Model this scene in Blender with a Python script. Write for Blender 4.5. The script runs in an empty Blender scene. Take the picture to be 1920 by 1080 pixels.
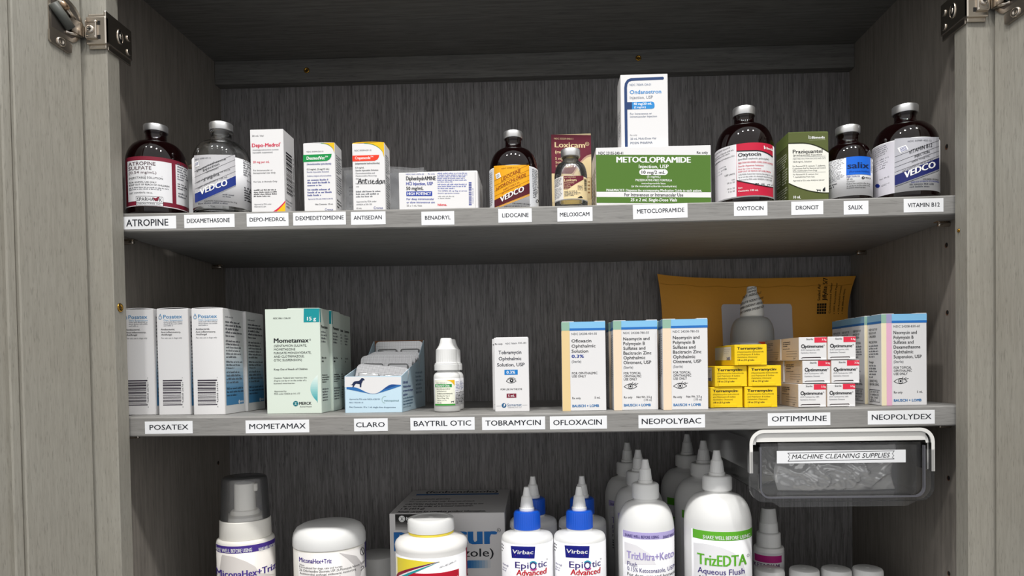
import bpy, bmesh, math, random
from mathutils import Vector, Matrix, noise
random.seed(7)
SC = bpy.context.scene
COL = SC.collection
PI = math.pi
def lin(c):
    c = c / 255.0
    return c / 12.92 if c <= 0.04045 else ((c + 0.055) / 1.055) ** 2.4
def rgb(h):
    h = h.lstrip('#')
    return tuple(lin(int(h[i:i + 2], 16)) for i in (0, 2, 4)) + (1.0,)

# ------------------------------------------------------------------ camera
cam_d = bpy.data.cameras.new('camera')
cam = bpy.data.objects.new('camera', cam_d)
COL.objects.link(cam)
cam_d.sensor_fit = 'HORIZONTAL'
cam_d.sensor_width = 36.0
cam_d.lens = 1290.0 / 1920.0 * 36.0
cam_d.shift_x = -17.78 / 1920.0
cam_d.shift_y = 171.76 / 1920.0
cam_d.clip_start = 0.01
YAW, PITCH, ROLL = -0.02621, -0.02029, -0.01638
fw = Vector((math.sin(YAW) * math.cos(PITCH), math.cos(YAW) * math.cos(PITCH), math.sin(PITCH)))
rt = Vector((math.cos(YAW), -math.sin(YAW), 0))
up = rt.cross(fw)
r2 = rt * math.cos(ROLL) + up * math.sin(ROLL)
u2 = -rt * math.sin(ROLL) + up * math.cos(ROLL)
M = Matrix((r2, u2, -fw)).transposed().to_4x4()
M.translation = Vector((-0.01479, -0.64044, 0.04274))
cam.matrix_world = M
SC.camera = cam

# ------------------------------------------------------------------ world, lamps, exposure
world = bpy.data.worlds.new('room_light')
SC.world = world
world.use_nodes = True
wn = world.node_tree.nodes
wl = world.node_tree.links
bgn = wn['Background']
wtc = wn.new('ShaderNodeTexCoord')
wsep = wn.new('ShaderNodeSeparateXYZ')
wramp = wn.new('ShaderNodeValToRGB')
wmap = wn.new('ShaderNodeMapRange')
wmap.inputs[1].default_value = -1
wmap.inputs[2].default_value = 1
wl.new(wtc.outputs['Generated'], wsep.inputs[0])
wl.new(wsep.outputs['Z'], wmap.inputs[0])
wl.new(wmap.outputs[0], wramp.inputs[0])
wl.new(wramp.outputs[0], bgn.inputs[0])
wramp.color_ramp.elements[0].color = (0.03, 0.028, 0.026, 1)
for pos_, c_ in ((0.42, 0.1), (0.5, 0.95), (0.66, 0.9)):
    we = wramp.color_ramp.elements.new(pos_)
    we.color = (c_, c_ * .99, c_ * .97, 1)
wramp.color_ramp.elements[1].color = (0.55, 0.56, 0.58, 1)
bgn.inputs[1].default_value = 1.02
def area(name, loc, size, power, target=(0, 0.05, 0.1), color=(1, 0.985, 0.95)):
    d = bpy.data.lights.new(name, 'AREA')
    d.shape = 'DISK'
    d.size = size
    d.energy = power
    d.color = color
    o = bpy.data.objects.new(name, d)
    COL.objects.link(o)
    o.location = loc
    o.rotation_euler = (Vector(target) - Vector(loc)).to_track_quat('-Z', 'Y').to_euler()
    return o
for k, lx in enumerate((-1.14, -0.38, 0.38, 1.14)):
    area('ceiling_downlight', (lx, -1.28, 2.5), 0.16, 24.0)
SC.view_settings.view_transform = 'Standard'
SC.view_settings.look = 'None'
SC.view_settings.gamma = 1.0
SC.view_settings.use_curve_mapping = False
SC.view_settings.exposure = 0.0
SC.cycles.max_bounces = 12
SC.cycles.transmission_bounces = 12
SC.cycles.transparent_max_bounces = 16
SC.cycles.caustics_refractive = False
SC.cycles.caustics_reflective = False

# ------------------------------------------------------------------ materials
MATS = {}
def mat(name, color='#ffffff', rough=0.5, metal=0.0, trans=0.0, ior=1.45, coat=0.0, spec=0.5):
    if name in MATS:
        return MATS[name]
    m = bpy.data.materials.new(name)
    m.use_nodes = True
    b = m.node_tree.nodes['Principled BSDF']
    b.inputs['Base Color'].default_value = rgb(color) if isinstance(color, str) else color
    b.inputs['Roughness'].default_value = rough
    b.inputs['Metallic'].default_value = metal
    b.inputs['Transmission Weight'].default_value = trans
    b.inputs['IOR'].default_value = ior
    b.inputs['Coat Weight'].default_value = coat
    b.inputs['Specular IOR Level'].default_value = spec
    MATS[name] = m
    return m
def ink(h):
    return mat('ink_' + h.lstrip('#'), h, rough=0.5, spec=0.3)
def wood(name, light, dark, scale, bump=0.15, rough=0.55, lo=0.35, hi=0.62, pore=0.5, spec=0.3):
    m = mat(name, light, rough=rough, spec=spec)
    nt = m.node_tree
    n, l = nt.nodes, nt.links
    b = n['Principled BSDF']
    tc = n.new('ShaderNodeTexCoord')
    mp = n.new('ShaderNodeMapping')
    mp.inputs['Scale'].default_value = scale
    l.new(tc.outputs['Object'], mp.inputs[0])
    n1 = n.new('ShaderNodeTexNoise')
    n1.inputs['Scale'].default_value = 1.0
    n1.inputs['Detail'].default_value = 4
    n1.inputs['Roughness'].default_value = 0.65
    n1.inputs['Distortion'].default_value = 0.25
    l.new(mp.outputs[0], n1.inputs[0])
    r1 = n.new('ShaderNodeValToRGB')
    r1.color_ramp.elements[0].position = lo
    r1.color_ramp.elements[1].position = hi
    r1.color_ramp.elements[0].color = rgb(dark)
    r1.color_ramp.elements[1].color = rgb(light)
    l.new(n1.outputs[0], r1.inputs[0])
    # broad tone drift of the stain
    n2 = n.new('ShaderNodeTexNoise')
    n2.inputs['Scale'].default_value = 7.0
    n2.inputs['Detail'].default_value = 2
    l.new(tc.outputs['Object'], n2.inputs[0])
    r2_ = n.new('ShaderNodeValToRGB')
    r2_.color_ramp.elements[0].position = 0.3
    r2_.color_ramp.elements[1].position = 0.7
    r2_.color_ramp.elements[0].color = (0.92, 0.90, 0.88, 1)
    r2_.color_ramp.elements[1].color = (1.0, 1.0, 1.0, 1)
    l.new(n2.outputs[0], r2_.inputs[0])
    mx = n.new('ShaderNodeMix')
    mx.data_type = 'RGBA'
    mx.blend_type = 'MULTIPLY'
    mx.inputs[0].default_value = 1.0
    l.new(r1.outputs[0], mx.inputs[6])
    l.new(r2_.outputs[0], mx.inputs[7])
    # pores
    mp2 = n.new('ShaderNodeMapping')
    mp2.inputs['Scale'].default_value = tuple(s * (2.3 if s > 100 else 3.6) for s in scale)
    l.new(tc.outputs['Object'], mp2.inputs[0])
    n3 = n.new('ShaderNodeTexNoise')
    n3.inputs['Scale'].default_value = 1.0
    n3.inputs['Detail'].default_value = 2
    l.new(mp2.outputs[0], n3.inputs[0])
    r3 = n.new('ShaderNodeValToRGB')
    r3.color_ramp.elements[0].position = 0.30
    r3.color_ramp.elements[1].position = 0.42
    r3.color_ramp.elements[0].color = (1 - pore, 1 - pore, 1 - pore, 1)
    r3.color_ramp.elements[1].color = (1, 1, 1, 1)
    l.new(n3.outputs[0], r3.inputs[0])
    mx2 = n.new('ShaderNodeMix')
    mx2.data_type = 'RGBA'
    mx2.blend_type = 'MULTIPLY'
    mx2.inputs[0].default_value = 1.0
    l.new(mx.outputs[2], mx2.inputs[6])
    l.new(r3.outputs[0], mx2.inputs[7])
    l.new(mx2.outputs[2], b.inputs['Base Color'])
    bp = n.new('ShaderNodeBump')
    bp.inputs['Strength'].default_value = bump
    bp.inputs['Distance'].default_value = 0.0006
    l.new(n3.outputs[0], bp.inputs['Height'])
    l.new(bp.outputs[0], b.inputs['Normal'])
    return m
def film(name, tint=(0.9, 0.9, 0.9, 1), clear=0.75, gloss=0.5, rough=0.15, base=0.0, through=(1, 1, 1, 1)):
    if name in MATS:
        return MATS[name]
    m = bpy.data.materials.new(name)
    m.use_nodes = True
    nt = m.node_tree
    n, l = nt.nodes, nt.links
    n.remove(n['Principled BSDF'])
    out = n['Material Output']
    tr = n.new('ShaderNodeBsdfTransparent')
    tr.inputs[0].default_value = through
    df = n.new('ShaderNodeBsdfDiffuse')
    df.inputs[0].default_value = tint
    gl = n.new('ShaderNodeBsdfGlossy')
    gl.inputs['Roughness'].default_value = rough
    m1 = n.new('ShaderNodeMixShader')
    m2 = n.new('ShaderNodeMixShader')
    m1.inputs[0].default_value = 1 - clear
    l.new(tr.outputs[0], m1.inputs[1])
    l.new(df.outputs[0], m1.inputs[2])
    fr = n.new('ShaderNodeFresnel')
    fr.inputs[0].default_value = 1.4
    mu = n.new('ShaderNodeMath')
    mu.operation = 'MULTIPLY'
    mu.inputs[1].default_value = gloss * 2
    l.new(fr.outputs[0], mu.inputs[0])
    ad = n.new('ShaderNodeMath')
    ad.operation = 'ADD'
    ad.use_clamp = True
    ad.inputs[1].default_value = base
    l.new(mu.outputs[0], ad.inputs[0])
    l.new(ad.outputs[0], m2.inputs[0])
    l.new(m1.outputs[0], m2.inputs[1])
    l.new(gl.outputs[0], m2.inputs[2])
    l.new(m2.outputs[0], out.inputs[0])
    MATS[name] = m
    return m
# stained grey wood: face pieces, interior panels
W_FACE = wood('grey_stained_wood', '#a19e95', '#97948b', (440, 440, 30), bump=0.2, pore=0.22)
W_SHELF = wood('grey_stained_shelf', '#949391', '#888785', (18, 220, 300), bump=0.2, pore=0.2)
W_BACK = wood('grey_stained_back', '#a19fa0', '#6a6869', (520, 520, 20), bump=0.3, lo=0.3, hi=0.7, pore=0.45)
W_SIDE = wood('grey_stained_side', '#918b84', '#7f7a74', (260, 260, 14), bump=0.15, pore=0.18)
W_TOP = wood('grey_stained_top', '#7f7f7c', '#6a6967', (14, 300, 300), bump=0.2, pore=0.25)
NICKEL = mat('nickel_plate', '#cfc6bb', rough=0.22, metal=1.0)
STEELD = mat('dark_steel', '#77716c', rough=0.35, metal=1.0)
ALU = mat('brushed_aluminium', '#d9d9da', rough=0.36, metal=0.9)
BRASS = mat('brass', '#b98d3c', rough=0.3, metal=1.0)
HOLE = mat('bored_hole', '#6b4630', rough=0.8)
BLACKV = mat('black_void', '#141210', rough=0.9)
CARD = mat('white_card', '#e3e2e3', rough=0.45, spec=0.35)
KRAFT = mat('kraft_inside', '#b49a78', rough=0.8)
PAPER = mat('white_paper', '#eeeff2', rough=0.55)
AMBER = mat('amber_glass', (0.032, 0.005, 0.006, 1), rough=0.02, trans=0.9, ior=1.5)
CLEAR = mat('clear_glass', (0.97, 0.98, 0.98, 1), rough=0.0, trans=1.0, ior=1.48)
HDPE = mat('white_plastic', '#e6e6e5', rough=0.33, spec=0.45)
HDPEW = mat('warm_white_plastic', '#ece9e2', rough=0.35, spec=0.45)
BLUECAP = mat('blue_plastic', '#0f52c4', rough=0.35)
PRINTW = mat('label_white', '#e6e6e9', rough=0.4, spec=0.4)

# ------------------------------------------------------------------ mesh builder (millimetres)
class Msh:
    def __init__(self):
        self.v = []
        self.f = []
        self.m = []
        self.s = []
        self.mats = []
    def mi(self, m):
        if m not in self.mats:
            self.mats.append(m)
        return self.mats.index(m)
    def add(self, vs, fs, m, smooth=False):
        o = len(self.v)
        k = self.mi(m)
        self.v.extend(vs)
        for f in fs:
            self.f.append([i + o for i in f])
            self.m.append(k)
            self.s.append(smooth)
    def bm(self, b, m, smooth=False):
        b.verts.index_update()
        self.add([tuple(v.co) for v in b.verts], [[v.index for v in f.verts] for f in b.faces], m, smooth)
        b.free()
    def box(self, x0, x1, y0, y1, z0, z1, m, bev=0.0, seg=1, smooth=False):
        b = bmesh.new()
        bmesh.ops.create_cube(b, size=1)
        for v in b.verts:
            v.co = (x0 + (v.co.x + .5) * (x1 - x0), y0 + (v.co.y + .5) * (y1 - y0), z0 + (v.co.z + .5) * (z1 - z0))
        if bev > 0:
            bmesh.ops.bevel(b, geom=list(b.edges), offset=bev, segments=seg, affect='EDGES', profile=0.5)
        self.bm(b, m, smooth)
    def lathe(self, prof, m, seg=48, cx=0, cy=0, ribs=0, ribd=0.0, z0=-1e9, z1=1e9, smooth=True):
        if ribs:
            seg = ribs * 2
        vs = []
        fs = []
        for (r, z) in prof:
            for k in range(seg):
                a = 2 * PI * k / seg
                rr = r
                if ribs and z0 <= z <= z1 and k % 2:
                    rr = r - ribd
                vs.append((cx + rr * math.sin(a), cy - rr * math.cos(a), z))
        n = len(prof)
        for i in range(n - 1):
            for k in range(seg):
                k2 = (k + 1) % seg
                fs.append([i * seg + k, i * seg + k2, (i + 1) * seg + k2, (i + 1) * seg + k])
        if prof[0][0] > 1e-6:
            fs.append([k for k in range(seg)][::-1])
        if prof[-1][0] > 1e-6:
            fs.append([(n - 1) * seg + k for k in range(seg)])
        self.add(vs, fs, m, smooth)
    def extrude(self, pts, fn, h0, h1, m, smooth=False):
        # prism of outline pts (u, v) between heights h0 and h1 on frame fn
        n = len(pts)
        vs = [fn(u, v, h0) for u, v in pts] + [fn(u, v, h1) for u, v in pts]
        fs = [list(range(n))[::-1], [n + i for i in range(n)]]
        for i in range(n):
            j = (i + 1) % n
            fs.append([i, j, n + j, n + i])
        self.add(vs, fs, m, smooth)
    def tube(self, pts, r, m, seg=10):
        vs = []
        fs = []
        P = [Vector(p) for p in pts]
        for i, p in enumerate(P):
            d = (P[min(i + 1, len(P) - 1)] - P[max(i - 1, 0)]).normalized()
            a = d.cross(Vector((0, 0, 1)))
            if a.length < 1e-3:
                a = d.cross(Vector((1, 0, 0)))
            a.normalize()
            b = d.cross(a)
            for k in range(seg):
                t = 2 * PI * k / seg
                vs.append(tuple(p + a * r * math.cos(t) + b * r * math.sin(t)))
        for i in range(len(P) - 1):
            for k in range(seg):
                k2 = (k + 1) % seg
                fs.append([i * seg + k, i * seg + k2, (i + 1) * seg + k2, (i + 1) * seg + k])
        fs.append(list(range(seg))[::-1])
        fs.append([(len(P) - 1) * seg + k for k in range(seg)])
        self.add(vs, fs, m, True)
    def build(self, name, parent=None, label=None, off=(0, 0, 0)):
        me = bpy.data.meshes.new(name)
        me.from_pydata([((x - off[0]) * .001, (y - off[1]) * .001, (z - off[2]) * .001) for x, y, z in self.v], [], self.f)
        for m in self.mats:
            me.materials.append(m)
        me.polygons.foreach_set('material_index', self.m)
        me.polygons.foreach_set('use_smooth', self.s)
        me.update()
        o = bpy.data.objects.new(name, me)
        COL.objects.link(o)
        if parent:
            o.parent = parent
        if label:
            o['label'] = label
        return o
def smooth_angle(o, deg=35):
    me = o.data
    bm = bmesh.new()
    bm.from_mesh(me)
    for e in bm.edges:
        if len(e.link_faces) == 2 and e.calc_face_angle(0) > math.radians(deg):
            e.smooth = False
    bm.to_mesh(me)
    bm.free()
    return o
def thing(name, label, cat, loc, rz=0, group=None):
    o = bpy.data.objects.new(name, None)
    o.empty_display_size = 0.02
    COL.objects.link(o)
    o.location = (loc[0] * .001, loc[1] * .001, loc[2] * .001)
    o.rotation_euler = (0, 0, rz)
    o['label'] = label
    o['category'] = cat
    if group:
        o['group'] = group
    return o
def copy_thing(o, loc, label, rz=None):
    c = o.copy()
    COL.objects.link(c)
    c.location = (loc[0] * .001, loc[1] * .001, loc[2] * .001)
    c['label'] = label
    if rz is not None:
        c.rotation_euler = (0, 0, rz)
    for ch in list(o.children):
        d = ch.copy()
        COL.objects.link(d)
        d.parent = c
        for g in list(ch.children):
            e = g.copy()
            COL.objects.link(e)
            e.parent = d
    return c

# ------------------------------------------------------------------ lettering
GLY = {}
def text_mesh(s, bold=0.0, shear=0.0):
    key = (s, bold, shear)
    if key in GLY:
        return GLY[key]
    cu = bpy.data.curves.new('lettering', 'FONT')
    cu.body = s
    cu.size = 1.0
    cu.resolution_u = 2
    cu.offset = bold
    cu.shear = shear
    cu.fill_mode = 'FRONT'
    ob = bpy.data.objects.new('lettering', cu)
    me = bpy.data.meshes.new_from_object(ob)
    vs = [(v.co.x, v.co.y) for v in me.vertices]
    fs = [list(p.vertices) for p in me.polygons]
    bpy.data.objects.remove(ob)
    bpy.data.curves.remove(cu)
    bpy.data.meshes.remove(me)
    GLY[key] = (vs, fs)
    return GLY[key]
_h = text_mesh('H')[0]
CAPH = max(v[1] for v in _h)

class Art:
    """Printing on a surface frame fn(u, v, h); coordinates are artwork units measured right and down."""
    def __init__(self, msh, fn, L, T, s, h, k=0.0, m=0.0, base=0.12):
        self.msh, self.fn, self.L, self.T, self.s, self.h, self.k, self.mm, self.base = msh, fn, L, T, s, h, k, m, base
    def uv(self, x, y):
        u = (x - self.L - self.k * (y - self.T)) / self.s
        v = self.h - (y - self.T - self.mm * (x - self.L)) / self.s
        return u, v
    def hh(self, lay):
        return self.base + 0.07 * lay
    def rect(self, x0, x1, y0, y1, m, lay=0, n=1):
        self.band([x0 + (x1 - x0) * i / n for i in range(n + 1)], lambda x: y0, lambda x: y1, m, lay)
    def band(self, xs, top, bot, m, lay=0):
        vs = []
        fs = []
        for x in xs:
            for y in (bot(x), top(x)):
                u, v = self.uv(x, y)
                vs.append(self.fn(u, v, self.hh(lay)))
        for i in range(len(xs) - 1):
            fs.append([2 * i, 2 * i + 2, 2 * i + 3, 2 * i + 1])
        self.msh.add(vs, fs, m)
    def poly(self, pts, m, lay=0):
        vs = [self.fn(*self.uv(x, y), self.hh(lay)) for x, y in pts]
        self.msh.add(vs, [list(range(len(vs)))], m)
    def stroke(self, pts, w, m, lay=0, closed=False):
        P = [Vector(p) for p in pts]
        n = len(P)
        vs = []
        for i, p in enumerate(P):
            a = P[(i - 1) % n] if (i or closed) else p
            b = P[(i + 1) % n] if (i < n - 1 or closed) else p
            d = (b - a)
            d = d.normalized() if d.length > 0 else Vector((1, 0))
            nrm = Vector((-d.y, d.x)) * w / 2
            for q in (p + nrm, p - nrm):
                vs.append(self.fn(*self.uv(q.x, q.y), self.hh(lay)))
        fs = [[2 * i, 2 * i + 1, 2 * i + 3, 2 * i + 2] for i in range(n - 1)]
        if closed:
            fs.append([2 * n - 2, 2 * n - 1, 1, 0])
        self.msh.add(vs, fs, m)
    def frame(self, x0, x1, y0, y1, w, m, lay=0):
        self.stroke([(x0, y0), (x1, y0), (x1, y1), (x0, y1), (x0, y0)], w, m, lay)
    def disc(self, x, y, rx, ry, m, lay=0, n=20):
        self.poly([(x + rx * math.cos(2 * PI * i / n), y - ry * math.sin(2 * PI * i / n)) for i in range(n)], m, lay)
    def ring(self, x, y, rx, ry, w, m, lay=0, n=24):
        self.stroke([(x + rx * math.cos(2 * PI * i / n), y - ry * math.sin(2 * PI * i / n)) for i in range(n)], w, m, lay, True)
    def t(self, s, x0, x1, yb, yt, m, bold=0.0, lay=1, shear=0.0, slope=0.0, up=False):
        """text s between x0 and x1, baseline yb, capital top yt; slope = rise of the baseline; up = reads upwards (x0..x1 is then bottom..top, yb/yt are x)"""
        vs, fs = text_mesh(s, 0.0, shear)
        if not vs:
            return
        a = min(v[0] for v in vs)
        b = max(v[0] for v in vs)
        # heavier lettering: overlapping strikes moved by a fraction of the letter height
        d = min(bold, .045) * 1.1
        strikes = (0.0,) if bold < .004 else ((-d, d) if bold < .02 else (-d, 0.0, d))
        sx = (x1 - x0) / max(b - a, 1e-6)
        sy = abs(yt - yb) / CAPH
        k = min(1.0, sy / max(abs(sx), 1e-6)) if bold else 1.0
        for off in strikes:
            out = []
            for (x, y) in vs:
                f = (x + off * k - a) / max(b - a, 1e-6)
                g = y / CAPH
                if up:
                    px = yb + (yt - yb) * g
                    py = x0 + (x1 - x0) * f
                else:
                    px = x0 + (x1 - x0) * f
                    py = yb + (yt - yb) * g - slope * (px - x0)
                out.append(self.fn(*self.uv(px, py), self.hh(lay) + (0 if off == 0 else off * .2)))
            self.msh.add(out, fs, m)
    def greek(self, x0, x1, y0, y1, n, m, lay=0, fill=1.0, slope=0.0, ragged=0.25):
        """lines of small print too fine to read: rows of letter-sized ticks"""
        p = (y1 - y0) / n
        lw = p * 0.36
        vs = []
        fs = []
        for i in range(n):
            yb = y0 + p * (i + 0.8)
            x = x0
            xe = x0 + (x1 - x0) * (1 - ragged * random.random())
            if i == n - 1:
                xe = x0 + (x1 - x0) * random.uniform(0.45, 0.8)
            while x < xe:
                for _ in range(random.randint(2, 8)):
                    if x > xe:
                        break
                    hgt = p * (0.62 if random.random() < 0.3 else 0.42)
                    o = len(vs)
                    for (qx, qy) in ((x, yb), (x + lw * 0.72, yb), (x + lw * 0.72, yb - hgt), (x, yb - hgt)):
                        vs.append(self.fn(*self.uv(qx, qy - slope * (qx - x0)), self.hh(lay)))
                    fs.append([o, o + 1, o + 2, o + 3])
                    x += lw
                x += lw * 0.9
        self.msh.add(vs, fs, m)
    def barcode(self, x0, x1, y0, y1, m, lay=0, horiz=False, n=30):
        """bars across; horiz = bars are horizontal lines stacked downwards"""
        a, b = (y0, y1) if horiz else (x0, x1)
        p = a
        unit = (b - a) / (n * 2.2)
        rnd = random.Random(11)
        while p < b:
            w = unit * rnd.choice((1, 1, 2, 3))
            if horiz:
                self.rect(x0, x1, p, min(p + w, b), m, lay)
            else:
                self.rect(p, min(p + w, b), y0, y1, m, lay)
            p += w + unit * rnd.choice((1, 1, 2))

def cyl_fn(R, z0, th=0.0):
    def fn(u, v, h):
        a = th + u / R
        return ((R + h) * math.sin(a), -(R + h) * math.cos(a), z0 + v)
    return fn
class CylArt(Art):
    """Printing on a cylinder seen from the front: x runs across the seen width (xc centre, half width rp), y down from T at the label top."""
    def __init__(self, msh, R, ztop, phi, xc, rp, T, arc=0.0, base=0.2, vs=1.0):
        self.msh, self.R, self.ztop, self.phi, self.xc, self.rp, self.T, self.arc, self.base, self.vs = msh, R, ztop, phi, xc, rp, T, arc, base, vs
        self.fn = cyl_fn(R, 0, phi)
    def uv(self, x, y):
        q = max(-1, min(1, (x - self.xc) / self.rp))
        a = math.asin(q)
        s = self.rp / self.R * self.vs
        v = self.ztop - (y - self.T - self.arc * self.rp * (1 - math.cos(a))) / s
        return a * self.R, v
    def rect(self, x0, x1, y0, y1, m, lay=0, n=14):
        # straight band around the bottle: the heights are those at the front
        vs = []
        fs = []
        s = self.rp / self.R * self.vs
        n = max(n, 30)
        a0 = self.uv(x0, y0)[0]
        a1 = self.uv(x1, y0)[0]
        v0 = self.ztop - (y0 - self.T) / s
        v1 = self.ztop - (y1 - self.T) / s
        for i in range(n + 1):
            u = a0 + (a1 - a0) * i / n
            vs.append(self.fn(u, v1, self.hh(lay)))
            vs.append(self.fn(u, v0, self.hh(lay)))
        for i in range(n):
            fs.append([2 * i, 2 * i + 2, 2 * i + 3, 2 * i + 1])
        self.msh.add(vs, fs, m)
def cyl_poly(self, pts, m, lay=0):
    # filled outline cut into upright strips so that it follows the curve
    x0 = min(p[0] for p in pts); x1 = max(p[0] for p in pts)
    n = max(4, int((x1 - x0) / self.rp * 28))
    xs = [x0 + (x1 - x0) * (i + (1e-4 if i == 0 else (-1e-4 if i == n else 0))) / n for i in range(n + 1)]
    lo, hi = {}, {}
    for x in xs:
        ys = []
        for i in range(len(pts)):
            (ax, ay), (bx, by) = pts[i], pts[(i + 1) % len(pts)]
            if (ax - x) * (bx - x) <= 0 and ax != bx:
                ys.append(ay + (by - ay) * (x - ax) / (bx - ax))
        lo[x], hi[x] = (min(ys), max(ys)) if ys else (pts[0][1], pts[0][1])
    self.band(xs, lambda q: lo[q], lambda q: hi[q], m, lay)
CylArt.poly = cyl_poly
CylArt.hh = lambda self, lay: self.base + .13 * lay
def cyl_patch(msh, R, z0, z1, a0, a1, m, h=0.12, n=40):
    fn = cyl_fn(R, 0)
    vs = []
    fs = []
    for i in range(n + 1):
        a = a0 + (a1 - a0) * i / n
        for z in (z0, z1):
            for hh in (0.01, h):
                vs.append(fn(a * R, z, hh))
    for i in range(n):
        o, p = 4 * i, 4 * i + 4
        fs.append([o + 1, p + 1, p + 3, o + 3])
        fs.append([o + 3, p + 3, p + 2, o + 2])
        fs.append([o, p, p + 1, o + 1])
    msh.add(vs, fs, m, True)

# ------------------------------------------------------------------ the cabinet
ZSH1, ZSH2, ZSH3 = 192.1, 0.0, -245.0
YB = 240.0
XL, XR = -417.4, 379.5
def sag(x):
    return -2.0 * (1 - (x / 400.0) ** 2)
CO = (-20, 110, -264)
cab = thing('wall_cabinet', 'open grey stained wall cabinet holding all the medicine shelves', 'cabinet', CO)
def part(msh, name, label=None, parent=None):
    return msh.build(name, parent or cab, label, CO if (parent is None or parent == cab) else CO)
XLF = -427.0
b = Msh(); b.add([(XLF, -2, -264), (XLF, -2, 470), (XL, 262, 470), (XL, 262, -264), (XLF - 16, -2, -264), (XLF - 16, -2, 470), (XL - 16, 262, 470), (XL - 16, 262, -264)],
      [[0, 3, 2, 1], [4, 5, 6, 7], [0, 1, 5, 4], [3, 7, 6, 2], [1, 2, 6, 5], [0, 4, 7, 3]], W_SIDE)
def holes(b, xs, pts, sgn):
    for (y, z) in pts:
        x = xs(y)
        n = 14
        v = [(x + sgn * .15, y + 2.6 * math.cos(2 * PI * i / n), z + 2.6 * math.sin(2 * PI * i / n)) for i in range(n)]
        w = [(x + sgn * .25, y + 1.8 + .6 * math.cos(2 * PI * i / n), z + 2.0 * math.sin(2 * PI * i / n)) for i in range(n)]
        b.add(v, [list(range(n))], HOLE)
        v = [(x + sgn * .2, y - .5 + 2.1 * math.cos(2 * PI * i / n), z + .4 + 2.1 * math.sin(2 * PI * i / n)) for i in range(n)]
        b.add(v, [list(range(n))], BLACKV)
holes(b, lambda y: XLF + (XL - XLF) * (y + 2) / 264, [(32, -72), (210, -73), (33, 246), (32, 87), (32, -165)], 1)
part(b, 'side_panel')
b = Msh(); b.box(XR, XR + 16, -2, 262, -264, 470, W_SIDE)
holes(b, lambda y: XR, [(35, 246), (35, 87), (34, -73), (34, -166), (210, 87), (210, -73), (36, 152)], -1)
part(b, 'side_panel')
b = Msh(); b.box(-440, 400, YB, YB + 8, -264, 470, W_BACK)
part(b, 'back_panel')
b = Msh(); b.box(-440, 400, -2, YB, 432.7, 450, W_TOP)
part(b, 'top_panel')
b = Msh(); b.box(-440, 400, -2, YB, -263, ZSH3, W_SHELF)
part(b, 'bottom_panel')
b = Msh(); b.box(-418.5, 379.3, 225, YB - .2, 403.6, 432.6, W_TOP, bev=.6)
part(b, 'mounting_cleat')
# face frame
b = Msh(); b.box(-462, -402.3, -20.5, -1.5, -264, 470, W_FACE, bev=.8)
part(b, 'face_frame_stile')
b = Msh(); b.box(365.1, 430, -20.5, -1.5, -264, 470, W_FACE, bev=.8)
part(b, 'face_frame_stile')
b = Msh(); b.box(-402.2, 365, -20.5, -1.5, 412, 470, W_FACE, bev=.8)
part(b, 'face_frame_rail')
b = Msh(); b.box(-402.2, 365, -20.5, -1.5, -290, -247, W_FACE, bev=.8)
part(b, 'face_frame_rail')
def screw(x, y, z, axis, m=BRASS, R=4.0):
    b = Msh()
    prof = [(R * 1.05, 0), (R * 1.05, .4), (R * .95, .9), (R * .62, 1.2), (R * .55, .5), (R * .3, .45), (.001, .7)]
    b.lathe(prof, m, 20)
    b.add([(-R * .5, -R * .08, .62), (R * .5, -R * .08, .62), (R * .5, R * .08, .62), (-R * .5, R * .08, .62)], [[0, 1, 2, 3]], BLACKV)
    b.add([(-R * .08, -R * .5, .64), (R * .08, -R * .5, .64), (R * .08, R * .5, .64), (-R * .08, R * .5, .64)], [[0, 1, 2, 3]], BLACKV)
    for i, (px, py, pz) in enumerate(b.v):
        b.v[i] = {'y': (x + px, y - pz, z + py), 'x': (x + pz, y + px, z + py), '-x': (x - pz, y - px, z + py)}[axis]
    part(b, 'screw', 'round brass screw head')
screw(-301.2, 225, 418.2, 'y', R=3.4)
screw(114.2, 225, 421.9, 'y', R=3.4)
screw(-402.3, -11.5, 102.5, 'x')
screw(365.1, -8, 158, '-x', R=1.6)
# shelf pins
def pin(x, y, z, sgn, w):
    b = Msh()
    b.lathe([(2.4, 0), (2.4, 14), (1.8, 15)], NICKEL, 14)
    for i, (px, py, pz) in enumerate(b.v):
        b.v[i] = (w + sgn * (pz - 4), y + px, z + py - 3)
    b.box(min(w + sgn * 1, w + sgn * 13), max(w + sgn * 1, w + sgn * 13), y - 4, y + 4, z - 1.0, z - .15, NICKEL, bev=.3)
    part(b, 'shelf_pin', 'nickel shelf support pin under the shelf end')
for zz in (174.4, -18.5):
    pin(-404, 34, zz, 1, XLF + 1.5); pin(-402, 208, zz, 1, XL - 1.6)
    pin(363, 31, zz, -1, XR); pin(358, 199, zz, -1, XR)

def door(O, a, side, name, w=330):
    """open door: frame stile with bevelled inner edge and recessed panel; s runs away from the hinge edge"""
    dr = (-math.sin(a) * side, -math.cos(a))
    nn = (math.cos(a) * side, -math.sin(a))
    def fn(s, z, h):
        return (O[0] + dr[0] * s + nn[0] * h, O[1] + dr[1] * s + nn[1] * h, z)
    b = Msh()
    def slab(s0, s1, z0, z1, h0, h1, bev):
        k = Msh(); k.box(s0, s1, z0, z1, h0, h1, W_FACE, bev=bev)
        k.v = [fn(x, y, z) for x, y, z in k.v]
        b.add(k.v, k.f, W_FACE)
    slab(1, 62.5, -264, 470, -19, 0, 1.0)
    slab(w - 62, w, -264, 470, -19, 0, 1.0)
    slab(62.5, w - 62, 408, 470, -19, 0, 1.0)
    slab(62.5, w - 62, -264, -204, -19, 0, 1.0)
    slab(62.4, 70.5, -204, 408, -19, -3.2, 1.2)
    slab(70, w - 62, -204, 408, -16, -8.5, .5)
    o = part(b, 'door')
    return o, fn
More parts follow.
